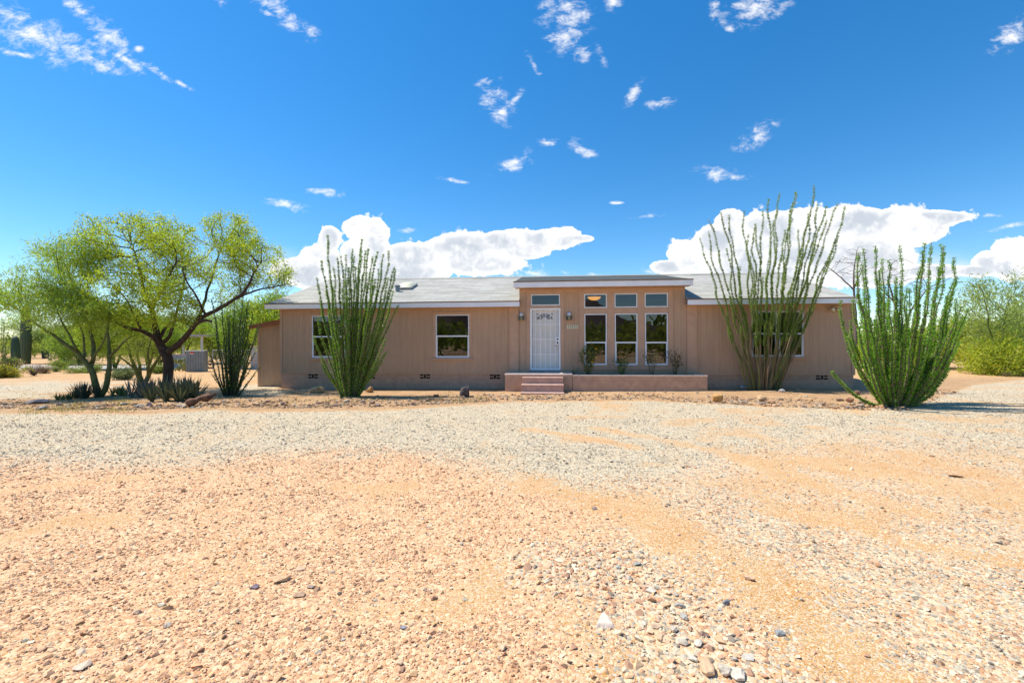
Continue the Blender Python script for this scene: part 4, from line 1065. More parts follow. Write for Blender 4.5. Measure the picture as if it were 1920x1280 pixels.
ocotillo("dense green ocotillo standing before the left windows of the house", (655,743), A_T, (-.55,.5), .5, .030, .046, 80, (.18,.37,.045), (.34,.50,.065), curve=.52, seed=21, clusters=8, extra=14, wob=.025)
B_T = [(1313,447),(1331,412),(1327,434),(1353,398),(1365,402),(1394,396),(1412,424),(1420,419),(1428,396),(1445,372),(1460,364),(1455,398),(1490,360),(1488,365),(1528,347),(1537,382),(1550,386),(1571,379),(1587,387),(1573,442),(1520,420),(1503,430),(1545,412),(1480,410),(1361,465),(1363,612),(1372,560),(1490,645),(1478,665),(1440,470),(1402,440),(1470,432),(1500,470),(1516,400),(1410,480),(1560,470),(1530,450),(1382,500),(1430,520),(1450,560),(1465,600),(1420,580)]
ocotillo("tallest open ocotillo with long thin canes rising over the right half of the roof", (1430,730), B_T, (-.8,.1), .75, .024, .044, 66, (.20,.35,.05), (.34,.45,.07), ((.26,.18,.11),(.16,.17,.06)), curve=.42, seed=22, lower=.30, wob=.05, clusters=6)
C_T = [(1605,474),(1620,466),(1616,492),(1641,460),(1653,486),(1665,488),(1689,459),(1733,456),(1745,454),(1764,457),(1774,460),(1793,482),(1790,520),(1783,530),(1801,575),(1811,580),(1806,595),(1574,562),(1578,600),(1590,630),(1608,545),(1626,540),(1798,640),(1781,690),(1750,728),(1562,696),(1705,540),(1740,520),(1720,540),(1670,560),(1760,500),(1692,550),(1648,530),(1775,552),(1641,600),(1726,472),(1755,600),(1785,610),(1765,650),(1700,600),(1660,620),(1730,610),(1610,600),(1630,640),(1750,560),(1680,520),(1715,580),(1600,560),(1795,560),(1770,590),(1690,640),(1740,660)]
ocotillo("widest bushy bright green ocotillo spreading at the right corner of the house", (1680,760), C_T, (-.75,.75), .6, .031, .046, 80, (.20,.43,.045), (.38,.57,.07), curve=.80, seed=23, clusters=8, extra=34, wob=.03)
D_T = [(386,642),(397,560),(403,602),(415,566),(425,592),(440,560),(452,592),(456,556),(468,560),(475,590),(484,612),(490,600),(488,688),(470,640),(462,620),(446,610),(430,600),(408,622),(418,640),(478,660),(436,640),(396,700)]
ocotillo("dark thin leaved ocotillo under the tree beside the shed", (432,742), D_T, (-.5,.5), .5, .026, .05, 40, (.09,.19,.03), (.12,.2,.04), ((.05,.045,.03),(.07,.075,.035)), curve=.42, seed=24, lower=.1, clusters=4, extra=12)
ocotillo("ocotillo cut off by the left edge of the picture", (3,690), [(-20,580),(-8,600),(3,592),(8,600),(14,622),(20,640),(28,660),(-30,620),(-14,640),(10,650)], (-.8,.8), .5, .025, .09, 16, (.08,.17,.035), (.12,.2,.05), curve=.5, seed=25, clusters=4)

# ---- trees by space colonisation
def ellipsoids(lobes, n, r, gap=.0, gs=1.3):
    """points inside (px,py,rx,ry,Y,depth) lobes"""
    out = []; vol = np.array([l[2]*l[3] for l in lobes], float); vol /= vol.sum()
    for l, v in zip(lobes, vol):
        c = P(l[0], l[1], l[4]); sc = l[4]/F
        m = int(n*v)+1; d = r.normal(size=(m*2, 3)); d /= np.linalg.norm(d, axis=1)[:, None]
        d *= (r.random((m*2, 1))**(1/3.2))
        p = c + d*np.array((l[2]*sc, l[5], l[3]*sc))
        if gap: p = p[fbm(p[:, 0]*gs+7, p[:, 2]*gs+p[:, 1]*gs*.7, 2, 4) > gap]
        out.append(p[:m])
    return np.concatenate(out)
def grow(limbs, attr, step, di, dk, iters, r, trop=(0, 0, .1), wig=.25):
    pos, par, rmin = [], [], []
    for limb in limbs:
        pts, rads = limb
        pts = np.asarray(pts, float)
        start = -1
        if pos:
            dd = np.linalg.norm(np.array(pos)-pts[0], axis=1); start = int(dd.argmin())
        seg = np.linalg.norm(np.diff(pts, axis=0), axis=1); cum = np.concatenate([[0], np.cumsum(seg)]); m = max(2, int(cum[-1]/step)+1)
        # Catmull-like smoothing by interpolation and relaxing
        f = np.linspace(0, cum[-1], m); q = np.stack([np.interp(f, cum, pts[:, k]) for k in range(3)], -1); rr = np.interp(f, cum, rads)
        for _ in range(2): q[1:-1] = .5*q[1:-1]+.25*(q[:-2]+q[2:])
        q[1:-1] += r.normal(size=q[1:-1].shape)*step*.10
        for i in range(m):
            if i == 0 and start >= 0 : prev = start; continue
            pos.append(q[i]); par.append(start if (i == 0 or (i == 1 and start >= 0)) else len(pos)-2); rmin.append(rr[i])
    pos = list(pos); A = np.asarray(attr); alive = np.ones(len(A), bool)
    P0 = np.array(pos); nd = np.full(len(A), 1e9); ni = np.zeros(len(A), int)
    for s in range(0, len(A), 400):
        dd = np.linalg.norm(A[s:s+400, None]-P0[None], axis=2); ni[s:s+400] = dd.argmin(1); nd[s:s+400] = dd.min(1)
    alive &= nd > dk
    trop = np.array(trop)
    for it in range(iters):
        act = alive & (nd < di)
        if not act.any(): break
        Pn = np.array(pos)
        dirs = A[act]-Pn[ni[act]]; dirs /= np.linalg.norm(dirs, axis=1)[:, None]+1e-9
        ids = ni[act]; uq, inv = np.unique(ids, return_inverse=True)
        acc = np.zeros((len(uq), 3)); np.add.at(acc, inv, dirs)
        acc /= np.linalg.norm(acc, axis=1)[:, None]+1e-9
        acc += trop + r.normal(size=acc.shape)*wig; acc /= np.linalg.norm(acc, axis=1)[:, None]
        new = Pn[uq]+acc*step; n0 = len(pos)
        for k in range(len(uq)): pos.append(new[k]); par.append(int(uq[k])); rmin.append(0)
        al = np.nonzero(alive)[0]
        for s in range(0, len(al), 400):
            a = al[s:s+400]; dd = np.linalg.norm(A[a][:, None]-new[None], axis=2); j = dd.argmin(1); dm = dd[np.arange(len(a)), j]
            b = dm < nd[a]; nd[a[b]] = dm[b]; ni[a[b]] = n0+j[b]
        alive &= nd > dk
        if len(pos) > 9000: break
    return np.array(pos), np.array(par), np.array(rmin)
def skeleton_mesh(mb, pos, par, rmin, r0, expo=2.35, sides=6):
    n = len(pos); ch = [[] for _ in range(n)]; s = np.zeros(n)
    rad = np.zeros(n)
    for i in range(n-1, -1, -1):
        rad[i] = rmin[i] if rmin[i] > 0 else (r0 if not ch[i] else min(s[i]**(1/expo), .05))
        if par[i] >= 0: ch[par[i]].append(i); s[par[i]] += rad[i]**expo if rmin[i] == 0 or rmin[par[i]] == 0 else 0
    roots = [i for i in range(n) if par[i] < 0]
    stack = [(None, i) for i in roots]
    while stack:
        p, i = stack.pop(); path = [i] if p is None else [p, i]; rr = [rad[i]] if p is None else [min(rad[p], rad[i]*1.25), rad[i]]
        while ch[i]:
            k = max(ch[i], key=lambda c: (rad[c]))
            for c in ch[i]:
                if c != k: stack.append((i, c))
            path.append(k); rr.append(rad[k]); i = k
        if len(path) > 1:
            q = pos[path].copy()
            if len(q) > 3: q[1:-1] = .5*q[1:-1]+.25*(q[:-2]+q[2:])
            big = max(rr); mb.tube(q, np.array(rr), 9 if big > .06 else (6 if big > .015 else 4))
    return rad, ch
def tree(name, label, cat, foot, limbs, lobes, nattr, step, di, dk, barkmat, leafn, lsize, green, alt, seed, r0=.006, gap=0, gs=1.3, iters=70, spread=.1, aspect=.4, frac=.35, group=None, wig=.25, updir=.15, trop=(0,0,.1), leafmat_='leaf', lowfrac=None):
    r = np.random.default_rng(seed)
    base = G(*foot); Yb = base[1]
    root = thing(name, label, cat, base, group=group)
    L = []
    for limb in limbs:
        pts = []; rd = []
        for q in limb:
            dy = q[3] if len(q) > 3 else 0
            p = P(q[0], q[1], Yb+dy); pts.append(p); rd.append(q[2]*.56*Yb/F)
        L.append((pts, rd))
    lob = [(a, b, c, d, Yb+e, f) for (a, b, c, d, e, f) in lobes]
    A = ellipsoids(lob, nattr, r, gap, gs)
    pos, par, rmin = grow(L, A, step, di, dk, iters, r, trop, wig)
    mb = MB(); rad, ch = skeleton_mesh(mb, pos, par, rmin, r0)
    mb.build("trunk", M[barkmat], root, smoothf=True)
    fine = np.nonzero((rad < r0*2.6) & (rmin == 0))[0]
    if len(fine) and leafn:
        idx = r.choice(fine, leafn); C = pos[idx] + r.normal(size=(leafn, 3))*spread
        dirs = pos[idx]-pos[np.maximum(par[idx], 0)]; dirs = dirs/(np.linalg.norm(dirs, axis=1)[:, None]+1e-9)
        hue = fbm(C[:, 0]*1.8+3, C[:, 2]*1.8+C[:, 1], 3, seed)[:, None]
        col = vary(green, leafn, .25, r, alt, frac)*(.75+.5*hue)
        lb = MB(); leaves(lb, C, lsize*r.uniform(.6, 1.25, leafn), np.clip(col, 0, 1), updir, dirs*.6, aspect, r=r)
        lb.build("crown", M[leafmat_], root)
    return root, pos
YG, YG2 = (.35,.45,.04), (.50,.57,.06)
# the big mesquite-like tree
tree("tree", "dark trunked spreading tree with bright yellow green leaves, largest at the left", "tree", (316,734),
     [[(316,734,15),(313,712,14.5),(318,690,15),(316,672,15),(308,657,16)],
      [(308,657,14),(298,645,12.5),(292,620,9.5,.2),(288,595,8,.3),(284,572,7.5,.3),(272,555,6,.3),(264,520,4.5,.3),(260,492,3.5,.2),(245,452,2,.1)],
      [(298,645,9),(285,627,7,-.3),(266,619,6,-.5),(246,617,5.5,-.7),(228,611,4.5,-.8),(211,598,4,-.9),(196,580,3,-.9),(178,560,2.2,-.9)],
      [(312,660,10),(325,655,9.5,-.1),(345,634,8.5,-.2),(368,604,7,-.4),(384,590,6.5,-.5),(402,584,6,-.5),(425,570,5.5,-.5),(449,556,5,-.5),(467,536,4,-.5),(474,512,3,-.5),(492,490,2,-.5)],
      [(330,652,8),(345,638,6,-.5),(360,614,5.5,-.7),(374,602,5.5,-.8),(384,598,5,-.8),(397,603,3.5,-.8)],
      [(302,632,6),(312,610,4.5,.5),(328,601,3.5,.7),(352,599,2.5,.8)],
      [(368,604,6),(377,585,5,.2),(386,555,4,.5),(397,520,3.5,.8),(408,485,2.5,.9),(420,455,2,1)],
      [(284,572,6),(296,560,5.5,-.2),(303,545,4.5,-.4),(314,520,3.5,-.6),(332,490,2.5,-.7)],
      [(449,556,3.5),(480,545,3,-.6),(510,538,2,-.7),(535,535,1.2,-.8)],
      [(316,640,6,.0),(330,590,4,.7),(342,545,3,1.0),(350,500,2,1.1)],
      [(266,619,3.5,-.5),(250,590,2.8,-1.0),(236,560,2,-1.2)],
      [(384,590,4,-.5),(372,560,3,-1.0),(350,530,2.4,-1.3),(340,500,2,-1.4)]],
     [(235,455,75,52,.1,1.3),(300,440,70,38,.4,1.3),(190,470,52,50,0,1.0),(165,535,45,55,-.5,1.0),(225,540,60,50,-.6,1.2),(330,480,75,48,-.3,1.5),(430,440,56,42,.5,1.2),(400,490,65,48,0,1.4),(480,480,48,40,-.3,.9),(515,515,34,30,-.6,.7),(345,550,60,40,-1.0,.9),(285,540,60,50,.8,1.0),(440,520,45,28,0,.9),(215,415,50,18,.1,.8),(140,505,25,30,-.3,.7),(135,560,48,32,-.9,.8),(255,590,60,22,-.9,.8),(185,592,45,20,-1.0,.7),(400,560,50,30,.2,.8)],
     3900, .12, 1.1, .165, 'bark', 70000, .075, YG, YG2, 41, r0=.006, gap=.36, gs=1.0, spread=.085, aspect=.36, updir=.1, frac=.25)
PVL, PVL2 = (.30,.44,.08), (.42,.52,.09)
tree("palo_verde", "green barked twin stemmed tree leaning left beside the big dark trunked tree", "tree", (190,744),
     [[(186,744,10),(179,728,10),(178,706,9),(170,688,8.5),(160,676,7.5),(142,657,6.5,-.2),(133,650,6,-.2),(113,639,5,-.3),(88,621,4,-.3),(62,603,3,-.3),(40,590,1.8,-.3)],
      [(170,688,7),(174,670,6.5,.2),(177,650,6,.3),(172,625,5,.4),(163,600,4,.4),(150,570,2.5,.4)],
      [(190,745,9),(197,728,8.5),(203,708,8),(204,690,7),(206,668,5.5),(203,640,4.5,.1),(202,610,3,.1)],
      [(205,672,4.5),(217,655,4,-.2),(230,642,3,-.3),(244,632,1.8,-.4)],
      [(177,668,4),(185,655,3.5,-.4),(194,640,3,-.6),(200,622,2,-.7)],
      [(145,660,4.5,-.2),(133,635,3.5,-.4),(118,608,3,-.5),(108,585,2,-.5)],
      [(160,678,4),(158,655,3.5,.5),(158,630,3,.7),(140,590,2,.8)]],
     [(62,550,58,38,-.3,.9),(95,520,60,45,.2,1.0),(130,480,55,30,.4,1.0),(28,572,34,22,-.3,.6),(150,540,50,60,.5,1.0),(75,475,30,14,.3,.6),(185,590,45,35,.2,.8),(20,545,40,35,-.2,.8),(100,590,40,25,-.4,.7)],
     1500, .14, 1.2, .2, 'pvbark', 24000, .115, PVL, PVL2, 42, r0=.005, gap=.40, gs=1.0, spread=.13, aspect=.17, updir=.1)
tree("desert_shrub", "bare lower branched yellow green shrub behind the agaves left of the dark trunk", "shrub", (268,727),
     [[(266,727,11),(262,708,9),(254,690,6),(245,668,4),(240,645,2.5)],
      [(270,722,9),(278,702,6),(290,682,5),(303,665,3),(310,650,1.5)],
      [(262,708,6),(262,685,4.5,.2),(256,660,3.5,.3),(268,645,2.5,.3),(272,630,1.5,.3)],
      [(254,690,4),(240,680,3,-.2),(225,668,2,-.3)], [(276,704,5),(280,680,3.5,-.3),(276,655,2.5,-.3),(284,635,1.5,-.3)]],
     [(262,650,42,32,0,.6),(290,655,25,30,0,.5),(235,665,22,22,0,.5)],
     420, .12, 1.0, .17, 'pvbark', 5200, .07, (.22,.29,.05), (.30,.34,.07), 43, r0=.005, gap=.35, gs=1.4, spread=.1, aspect=.2)

# ---- trees farther back
def back_tree(label, foot, w, h, seed, green=PVL, alt=PVL2, n=9000, stem=None, ls=.14, bark='pvbark', group=None, name="palo_verde", gap=.3, low=.25):
    r = np.random.default_rng(seed); x, y = foot; lob = []
    for k in range(6):
        a = r.uniform(-.36, .36)*w; b = r.uniform(low+.15, .78)*h; lob.append((x+a, y-b, w*r.uniform(.18, .28), h*r.uniform(.15, .24), r.uniform(-.6, .6), r.uniform(.7, 1.3)))
    lob.append((x, y-h*.55, w*.42, h*.36, 0, 1.5)); lob.append((x+r.uniform(-.1, .1)*w, y-h*.78, w*.26, h*.2, 0, 1.0))
    lb = [[(x, y, 5), (x-2, y-h*.12, 4.5), (x-w*.08, y-h*.3, 3), (x-w*.18, y-h*.5, 2)], [(x+1, y, 4), (x+w*.06, y-h*.2, 3.5), (x+w*.16, y-h*.42, 2)], [(x-1, y-h*.1, 3.5), (x, y-h*.35, 2.8, .4), (x+w*.03, y-h*.65, 1.8, .4)]]
    return tree(name, label, "tree", foot, lb, lob, 700, .22, 2.2, .3, bark, int(n*1.7), ls*1.3, green, alt, seed, r0=.008, gap=gap, gs=.7, spread=.2, aspect=.22, group=group)
BRT, BRT2 = (.28,.40,.05), (.38,.46,.07)
back_tree("bright green airy tree behind the leaning twin stemmed tree", (215,692), 150, 122, 51, BRT, BRT2, 12000)
back_tree("green tree behind the small bare branched shrub", (278,690), 110, 105, 52, (.18,.28,.045), BRT, 9000)
back_tree("green tree rising behind the pale roofed shelter", (345,672), 110, 92, 53, (.17,.26,.05), BRT, 8000)
back_tree("bright tree between the shelter and the dark ocotillo", (402,672), 90, 88, 54, BRT, BRT2, 8000)
back_tree("green tree behind the dark ocotillo", (455,690), 110, 130, 55, (.16,.27,.045), BRT, 10000)
back_tree("tree showing over the shed roof at the left house corner", (512,700), 90, 158, 56, (.20,.31,.05), BRT2, 9000, low=.4)
back_tree("light green tree behind the tall saguaro", (40,672), 130, 82, 64, (.25,.36,.07), (.34,.42,.08), 8000, low=.1)
back_tree("bushy green tree in the gap between the two leaning stems and the road", (150,684), 130, 74, 65, (.22,.33,.06), (.31,.40,.07), 9000, low=.0, gap=.22)
back_tree("wide bright green tree behind the dark trunk", (300,683), 120, 80, 66, (.28,.40,.05), (.38,.46,.07), 9000, low=.0, gap=.22)
back_tree("low green tree between the grey bin and the dark ocotillo", (430,680), 100, 70, 67, (.25,.37,.05), (.35,.44,.07), 8000, low=.0, gap=.22)
back_tree("bushy green tree right behind the shed roof", (500,684), 90, 92, 68, (.24,.36,.05), (.34,.43,.07), 8000, low=.0, gap=.22)
back_tree("dark green low tree behind the short saguaros", (115,680), 90, 70, 57, (.10,.17,.04), (.16,.24,.05), 8000)
back_tree("pale green tree with the tallest crown right of the house", (1880,700), 165, 185, 58, (.30,.40,.13), (.40,.48,.15), 5200, low=.4, gap=.46, ls=.12)
back_tree("low yellow green tree between the widest ocotillo and the tallest right crown", (1835,694), 130, 95, 59, (.36,.44,.05), (.46,.50,.08), 6500, low=.0, gap=.3)
back_tree("olive green bushy tree at the right edge of the picture", (1940,696), 150, 122, 60, (.30,.40,.06), (.40,.46,.08), 7000, low=.0, gap=.3)
back_tree("yellow green bushy tree behind the widest ocotillo", (1760,690), 110, 66, 61, (.38,.46,.06), (.48,.50,.08), 6000, low=.0, gap=.25)
back_tree("small yellow green tree just past the right house corner", (1640,690), 75, 55, 62, (.38,.44,.07), (.48,.50,.09), 4000, low=.0, gap=.25)
back_tree("broad yellow green shrub low in front of the trees at the right", (1880,702), 140, 62, 63, (.36,.44,.05), (.48,.50,.08), 5500, low=.0, gap=.3)
# leafless trees behind the house
def bare(label, foot, limbs, lobes, seed, n=260, step=.16):
    return tree("bare_tree", label, "tree", foot, limbs, lobes, n, step, 1.6, .22, 'deadwood', 0, .1, PVL, PVL2, seed, r0=.007, gap=.2, spread=.1, wig=.2)
def tree_noleaf(*a, **k): pass
bare("leafless grey tree showing above the right end of the roof", (1606,690),
     [[(1606,690,5),(1605,600,4),(1601,550,3.2),(1600,520,2.5),(1603,495,1.6),(1606,475,1)],[(1601,545,2.5),(1585,528,2),(1565,510,1.4),(1548,498,.8)],[(1602,540,2.5),(1610,520,1.6),(1618,500,1)]],
     [(1570,497,30,22,0,1),(1605,482,20,22,0,1),(1590,505,25,18,0,1)], 71, 240)
bare("leafless tree tangled behind the widest ocotillo", (1690,692),
     [[(1690,692,5),(1690,620,4),(1675,560,3,0),(1665,525,2),(1672,495,1)],[(1690,620,3),(1715,570,2.5),(1740,540,1.6),(1785,520,.8)],[(1680,570,2.5),(1650,540,1.6),(1640,510,1)]],
     [(1665,505,35,28,0,1),(1725,530,50,28,0,1),(1690,520,35,30,0,1)], 72, 300)

# ---- agaves
def agave(label, foot, w, h, n, seed, col=(.085,.115,.07), alt=(.14,.17,.115), lw=.046, group=None, name="agave", droop=.35):
    r = np.random.default_rng(seed); base = G(*foot); sc = base[1]/F
    root = thing(name, label, "agave", base, group=group); mb = MB()
    Hh, Wd = h*sc, w*sc/2
    heads = [np.zeros(3)]+[np.array((math.cos(q)*Wd*.55, math.sin(q)*.22, 0))*r.uniform(.6, 1) for q in r.uniform(0, 6.28, 5)]
    for k in range(n):
        hd = heads[k % len(heads)]; f = r.random(); a = k*2.39996 + r.uniform(-.2, .2); el_ = R(89 - 46*f**.9 + r.uniform(-7, 7))
        L = Hh*r.uniform(.7, 1.05)*(1-.15*f); wd = lw*r.uniform(.8, 1.15)
        out = np.array((math.cos(a), math.sin(a), 0)); side = np.array((-math.sin(a), math.cos(a), 0))
        m = 6; t = np.linspace(0, 1, m)
        e = el_ + (t-.3)*.25*r.uniform(-1, 1); st = L/(m-1)
        xr = np.concatenate([[0], np.cumsum(np.cos(e[1:])*st)]) + .03; zr_ = np.concatenate([[0], np.cumsum(np.sin(e[1:])*st)])
        wt = wd*.5*np.array((.75, 1, .95, .75, .45, .02)); c = np.array(col)*(1-.5*r.random()) + np.array(alt)*.5*r.random()
        V = []
        for i in range(m):
            p = out*xr[i] + np.array((0, 0, zr_[i]))
            nrm = np.array((-math.sin(e[i])*out[0], -math.sin(e[i])*out[1], math.cos(e[i])))
            V += [p-side*wt[i]+nrm*wt[i]*.45, p-nrm*wt[i]*.25, p+side*wt[i]+nrm*wt[i]*.45]
        V = np.array(V)+base+hd; Q = []
        for i in range(m-1):
            o = i*3; Q += [(o, o+1, o+4, o+3), (o+1, o+2, o+5, o+4)]
        cc = np.tile(c, (len(V), 1)); cc[-3:] = (.10, .06, .04)
        mb.add(V, quads=Q, col=np.clip(cc*r.uniform(.85, 1.15), 0, 1))
    mb.build("leaf_rosette", M['agave'], root, smoothf=True); return root
agave("broad dark agave, middle and largest of the cluster in front of the dark trunk", (312,752), 123, 48, 153, 1)
agave("dark agave at the right end of the cluster in front of the dark trunk", (352,749), 81, 46, 117, 2)
agave("grey agave at the left end of the cluster in front of the dark trunk", (266,744), 69, 43, 117, 3, (.17,.175,.15), (.24,.24,.20), .04)
agave("dark agave behind the middle one, against the foot of the dark trunk", (330,742), 86, 45, 102, 4, (.14,.16,.11))
agave("dark fine leaved agave under the green barked twin stemmed tree", (158,746), 76, 34, 178, 5, (.08,.095,.06), (.13,.14,.10), .03)
agave("small yellow green agave between the twin stemmed tree and the big agaves", (226,742), 54, 22, 85, 6, (.15,.21,.07), (.25,.28,.10), .035)
agave("low green agave left of the twin stemmed tree", (128,748), 56, 15, 102, 7, (.11,.17,.06), (.16,.22,.08), .03)

# ---- saguaros
def saguaro(label, foot, w, h, seed, col=(.075,.115,.045), tipc=(.16,.15,.09)):
    base = G(*foot); sc = base[1]/F; H, R0 = h*sc, w*sc/2; n = 36; m = 16
    V, Q, C = [], [], []
    for i in range(m+1):
        t = i/m; z = H*t; rr = R0*(.82+.22*math.sin(math.pi*min(1, t*1.1)))
        if t > .86: rr *= math.sqrt(max(.002, 1-((t-.86)/.14)**2))
        for j in range(n):
            a = 2*math.pi*j/n; k = rr*(1+.09*math.cos(a*12)); V.append((base[0]+k*math.cos(a), base[1]+k*math.sin(a), base[2]-.05+z)); C.append(tipc if t > .93 else col)
    for i in range(m):
        for j in range(n): Q.append((i*n+j, i*n+(j+1) % n, (i+1)*n+(j+1) % n, (i+1)*n+j))
    mb = MB(); mb.add(V, quads=Q, ngons=[[m*n+j for j in range(n)]], col=C)
    o = mb.build("saguaro", M['cactus'], None, smoothf=True, org=base); return tag(o, label, "cactus")
saguaro("tall thick saguaro whose top is hidden in the leaning tree's crown", (49,682), 14, 112, 1, (.095,.12,.05))
saguaro("short dark saguaro with a pale tip, left of the tall thick one", (29,684), 11.5, 56, 2, (.05,.085,.04))
saguaro("stubby dark saguaro in front of the dark green tree, right of the tall one", (85,672), 10, 34, 3, (.04,.06,.035))

# ---- prickly pears, shrubs
def pear(label, foot, w, h, n, seed, col=(.25,.27,.08), alt=(.34,.34,.13)):
    r = np.random.default_rng(seed); base = G(*foot); sc = base[1]/F; root = thing("prickly_pear", label, "cactus", base); mb = MB()
    pads = [(base+np.array((0, 0, .02)), 0)]
    for k in range(n):
        f = r.random(); c = base + np.array((r.uniform(-.5, .5)*w*sc*(1-.35*f), r.uniform(-.25, .25), (.12+.75*f)*h*sc))
        rx = r.uniform(.075, .11); rz = rx*r.uniform(1.2, 1.5); yaw = r.uniform(0, 3.14); til = r.uniform(-.5, .5)
        Mx = np.array(Matrix.Rotation(yaw, 3, 'Z') @ Matrix.Rotation(til, 3, 'Y'))
        V, Q = [], []; a_, b_ = 7, 10
        for i in range(a_):
            th = math.pi*i/(a_-1)
            for j in range(b_):
                ph = 2*math.pi*j/b_; V.append((rx*math.sin(th)*math.cos(ph), .02*math.sin(th)*math.sin(ph), -rz*math.cos(th)))
        for i in range(a_-1):
            for j in range(b_): Q.append((i*b_+j, i*b_+(j+1) % b_, (i+1)*b_+(j+1) % b_, (i+1)*b_+j))
        g = r.random(); mb.add(np.array(V) @ Mx.T + c, quads=Q, col=np.array(col)*(1-g)+np.array(alt)*g)
    mb.build("pads", M['cactus'], root, smoothf=True); return root
pear("yellow green prickly pear left of the grey metal bin", (342,696), 24, 26, 34, 1)
pear("prickly pear growing against the front of the grey metal bin", (368,694), 20, 17, 26, 2, (.24,.27,.10))
pear("pale prickly pear at the far side under the leaning tree", (96,676), 26, 12, 24, 3, (.30,.32,.16))
def shrub(label, foot, w, h, seed, green, alt, n=3000, ls=.07, twig=(.2,.15,.11), nst=16, name="shrub", asp=.3, lf=1.0, mat='leaf'):
    r = np.random.default_rng(seed); base = G(*foot); sc = base[1]/F; root = thing(name, label, "shrub", base); mb = MB(); E = []
    for k in range(nst):
        a = r.uniform(0, 6.28); u = r.uniform(.2, 1); tip = base+np.array((math.cos(a)*w*sc*.5*u, math.sin(a)*w*sc*.45*u, h*sc*r.uniform(.6, 1)*(1-.35*u)))
        mid = base+(tip-base)*.5+r.normal(size=3)*.05+np.array((0, 0, -.04*u)); t = np.linspace(0, 1, 8)[:, None]
        p = (1-t)**2*base+2*t*(1-t)*mid+t*t*tip; mb.tube(p, np.linspace(.016, .005, 8), 4); E.append(p[3:])
        for q in range(3):
            i = r.integers(2, 7); t2 = p[i]+r.normal(size=3)*np.array((.25, .25, .15))*w*sc*.4+np.array((0, 0, .08)); mb.tube(np.linspace(p[i], t2, 5), .005, 4); E.append(np.linspace(p[i], t2, 5))
    mb.build("stems", M['deadwood'], root)
    if n:
        E = np.concatenate(E); C = E[r.integers(0, len(E), n)]+r.normal(size=(n, 3))*np.array((.09, .09, .07))*max(1, w*sc*.6)
        C[:, 2] = np.maximum(C[:, 2], base[2]+.02)
        lb = MB(); leaves(lb, C, ls*r.uniform(.6, 1.3, n), vary(green, n, .3, r, alt, .35), .3, aspect=asp, r=r); lb.build("foliage", M[mat], root)
    return root
shrub("yellow green shrub at the left edge on the orange dirt", (14,708), 62, 26, 1, (.30,.31,.05), (.40,.36,.07), 4500, .10)
shrub("bare brown twiggy shrub below the tall saguaro", (64,704), 46, 26, 2, (.2,.15,.1), (.25,.2,.13), 260, .05, nst=34)
shrub("grey green leafy bush behind the twin stemmed tree", (232,712), 46, 26, 3, (.17,.22,.12), (.23,.27,.16), 4200, .08)
shrub("brown dry bush right of the bare twiggy shrub", (84,700), 30, 14, 4, (.24,.17,.11), (.30,.22,.14), 1500, .07)
shrub("small green bush near the pale road at the left", (104,697), 14, 10, 5, (.17,.24,.08), (.24,.29,.1), 900, .07)
shrub("dry brown scrub behind the saguaros", (20,690), 60, 16, 6, (.26,.20,.13), (.33,.26,.17), 2600, .10)
shrub("dry scrub along the road behind the leaning tree", (140,682), 70, 11, 7, (.24,.19,.11), (.22,.23,.1), 3000, .10)
shrub("low green bush just behind the big agaves, right of the dark trunk", (298,700), 34, 20, 8, (.19,.26,.07), (.26,.31,.08), 2500, .09)
shrub("small dry weed on the dirt before the right hand trees", (1888,706), 14, 7, 9, (.30,.30,.12), (.36,.33,.15), 300, .06)
shrub("wide green brush on the near side of the pale lane", (160,699), 66, 15, 11, (.20,.28,.07), (.28,.33,.09), 3000, .09)
shrub("olive brush clump left of the tall saguaro", (18,690), 44, 26, 12, (.21,.27,.08), (.30,.33,.10), 3200, .10)
shrub("green brush between the bare twiggy shrub and the lane", (118,692), 44, 20, 13, (.18,.26,.07), (.27,.32,.09), 2600, .09)
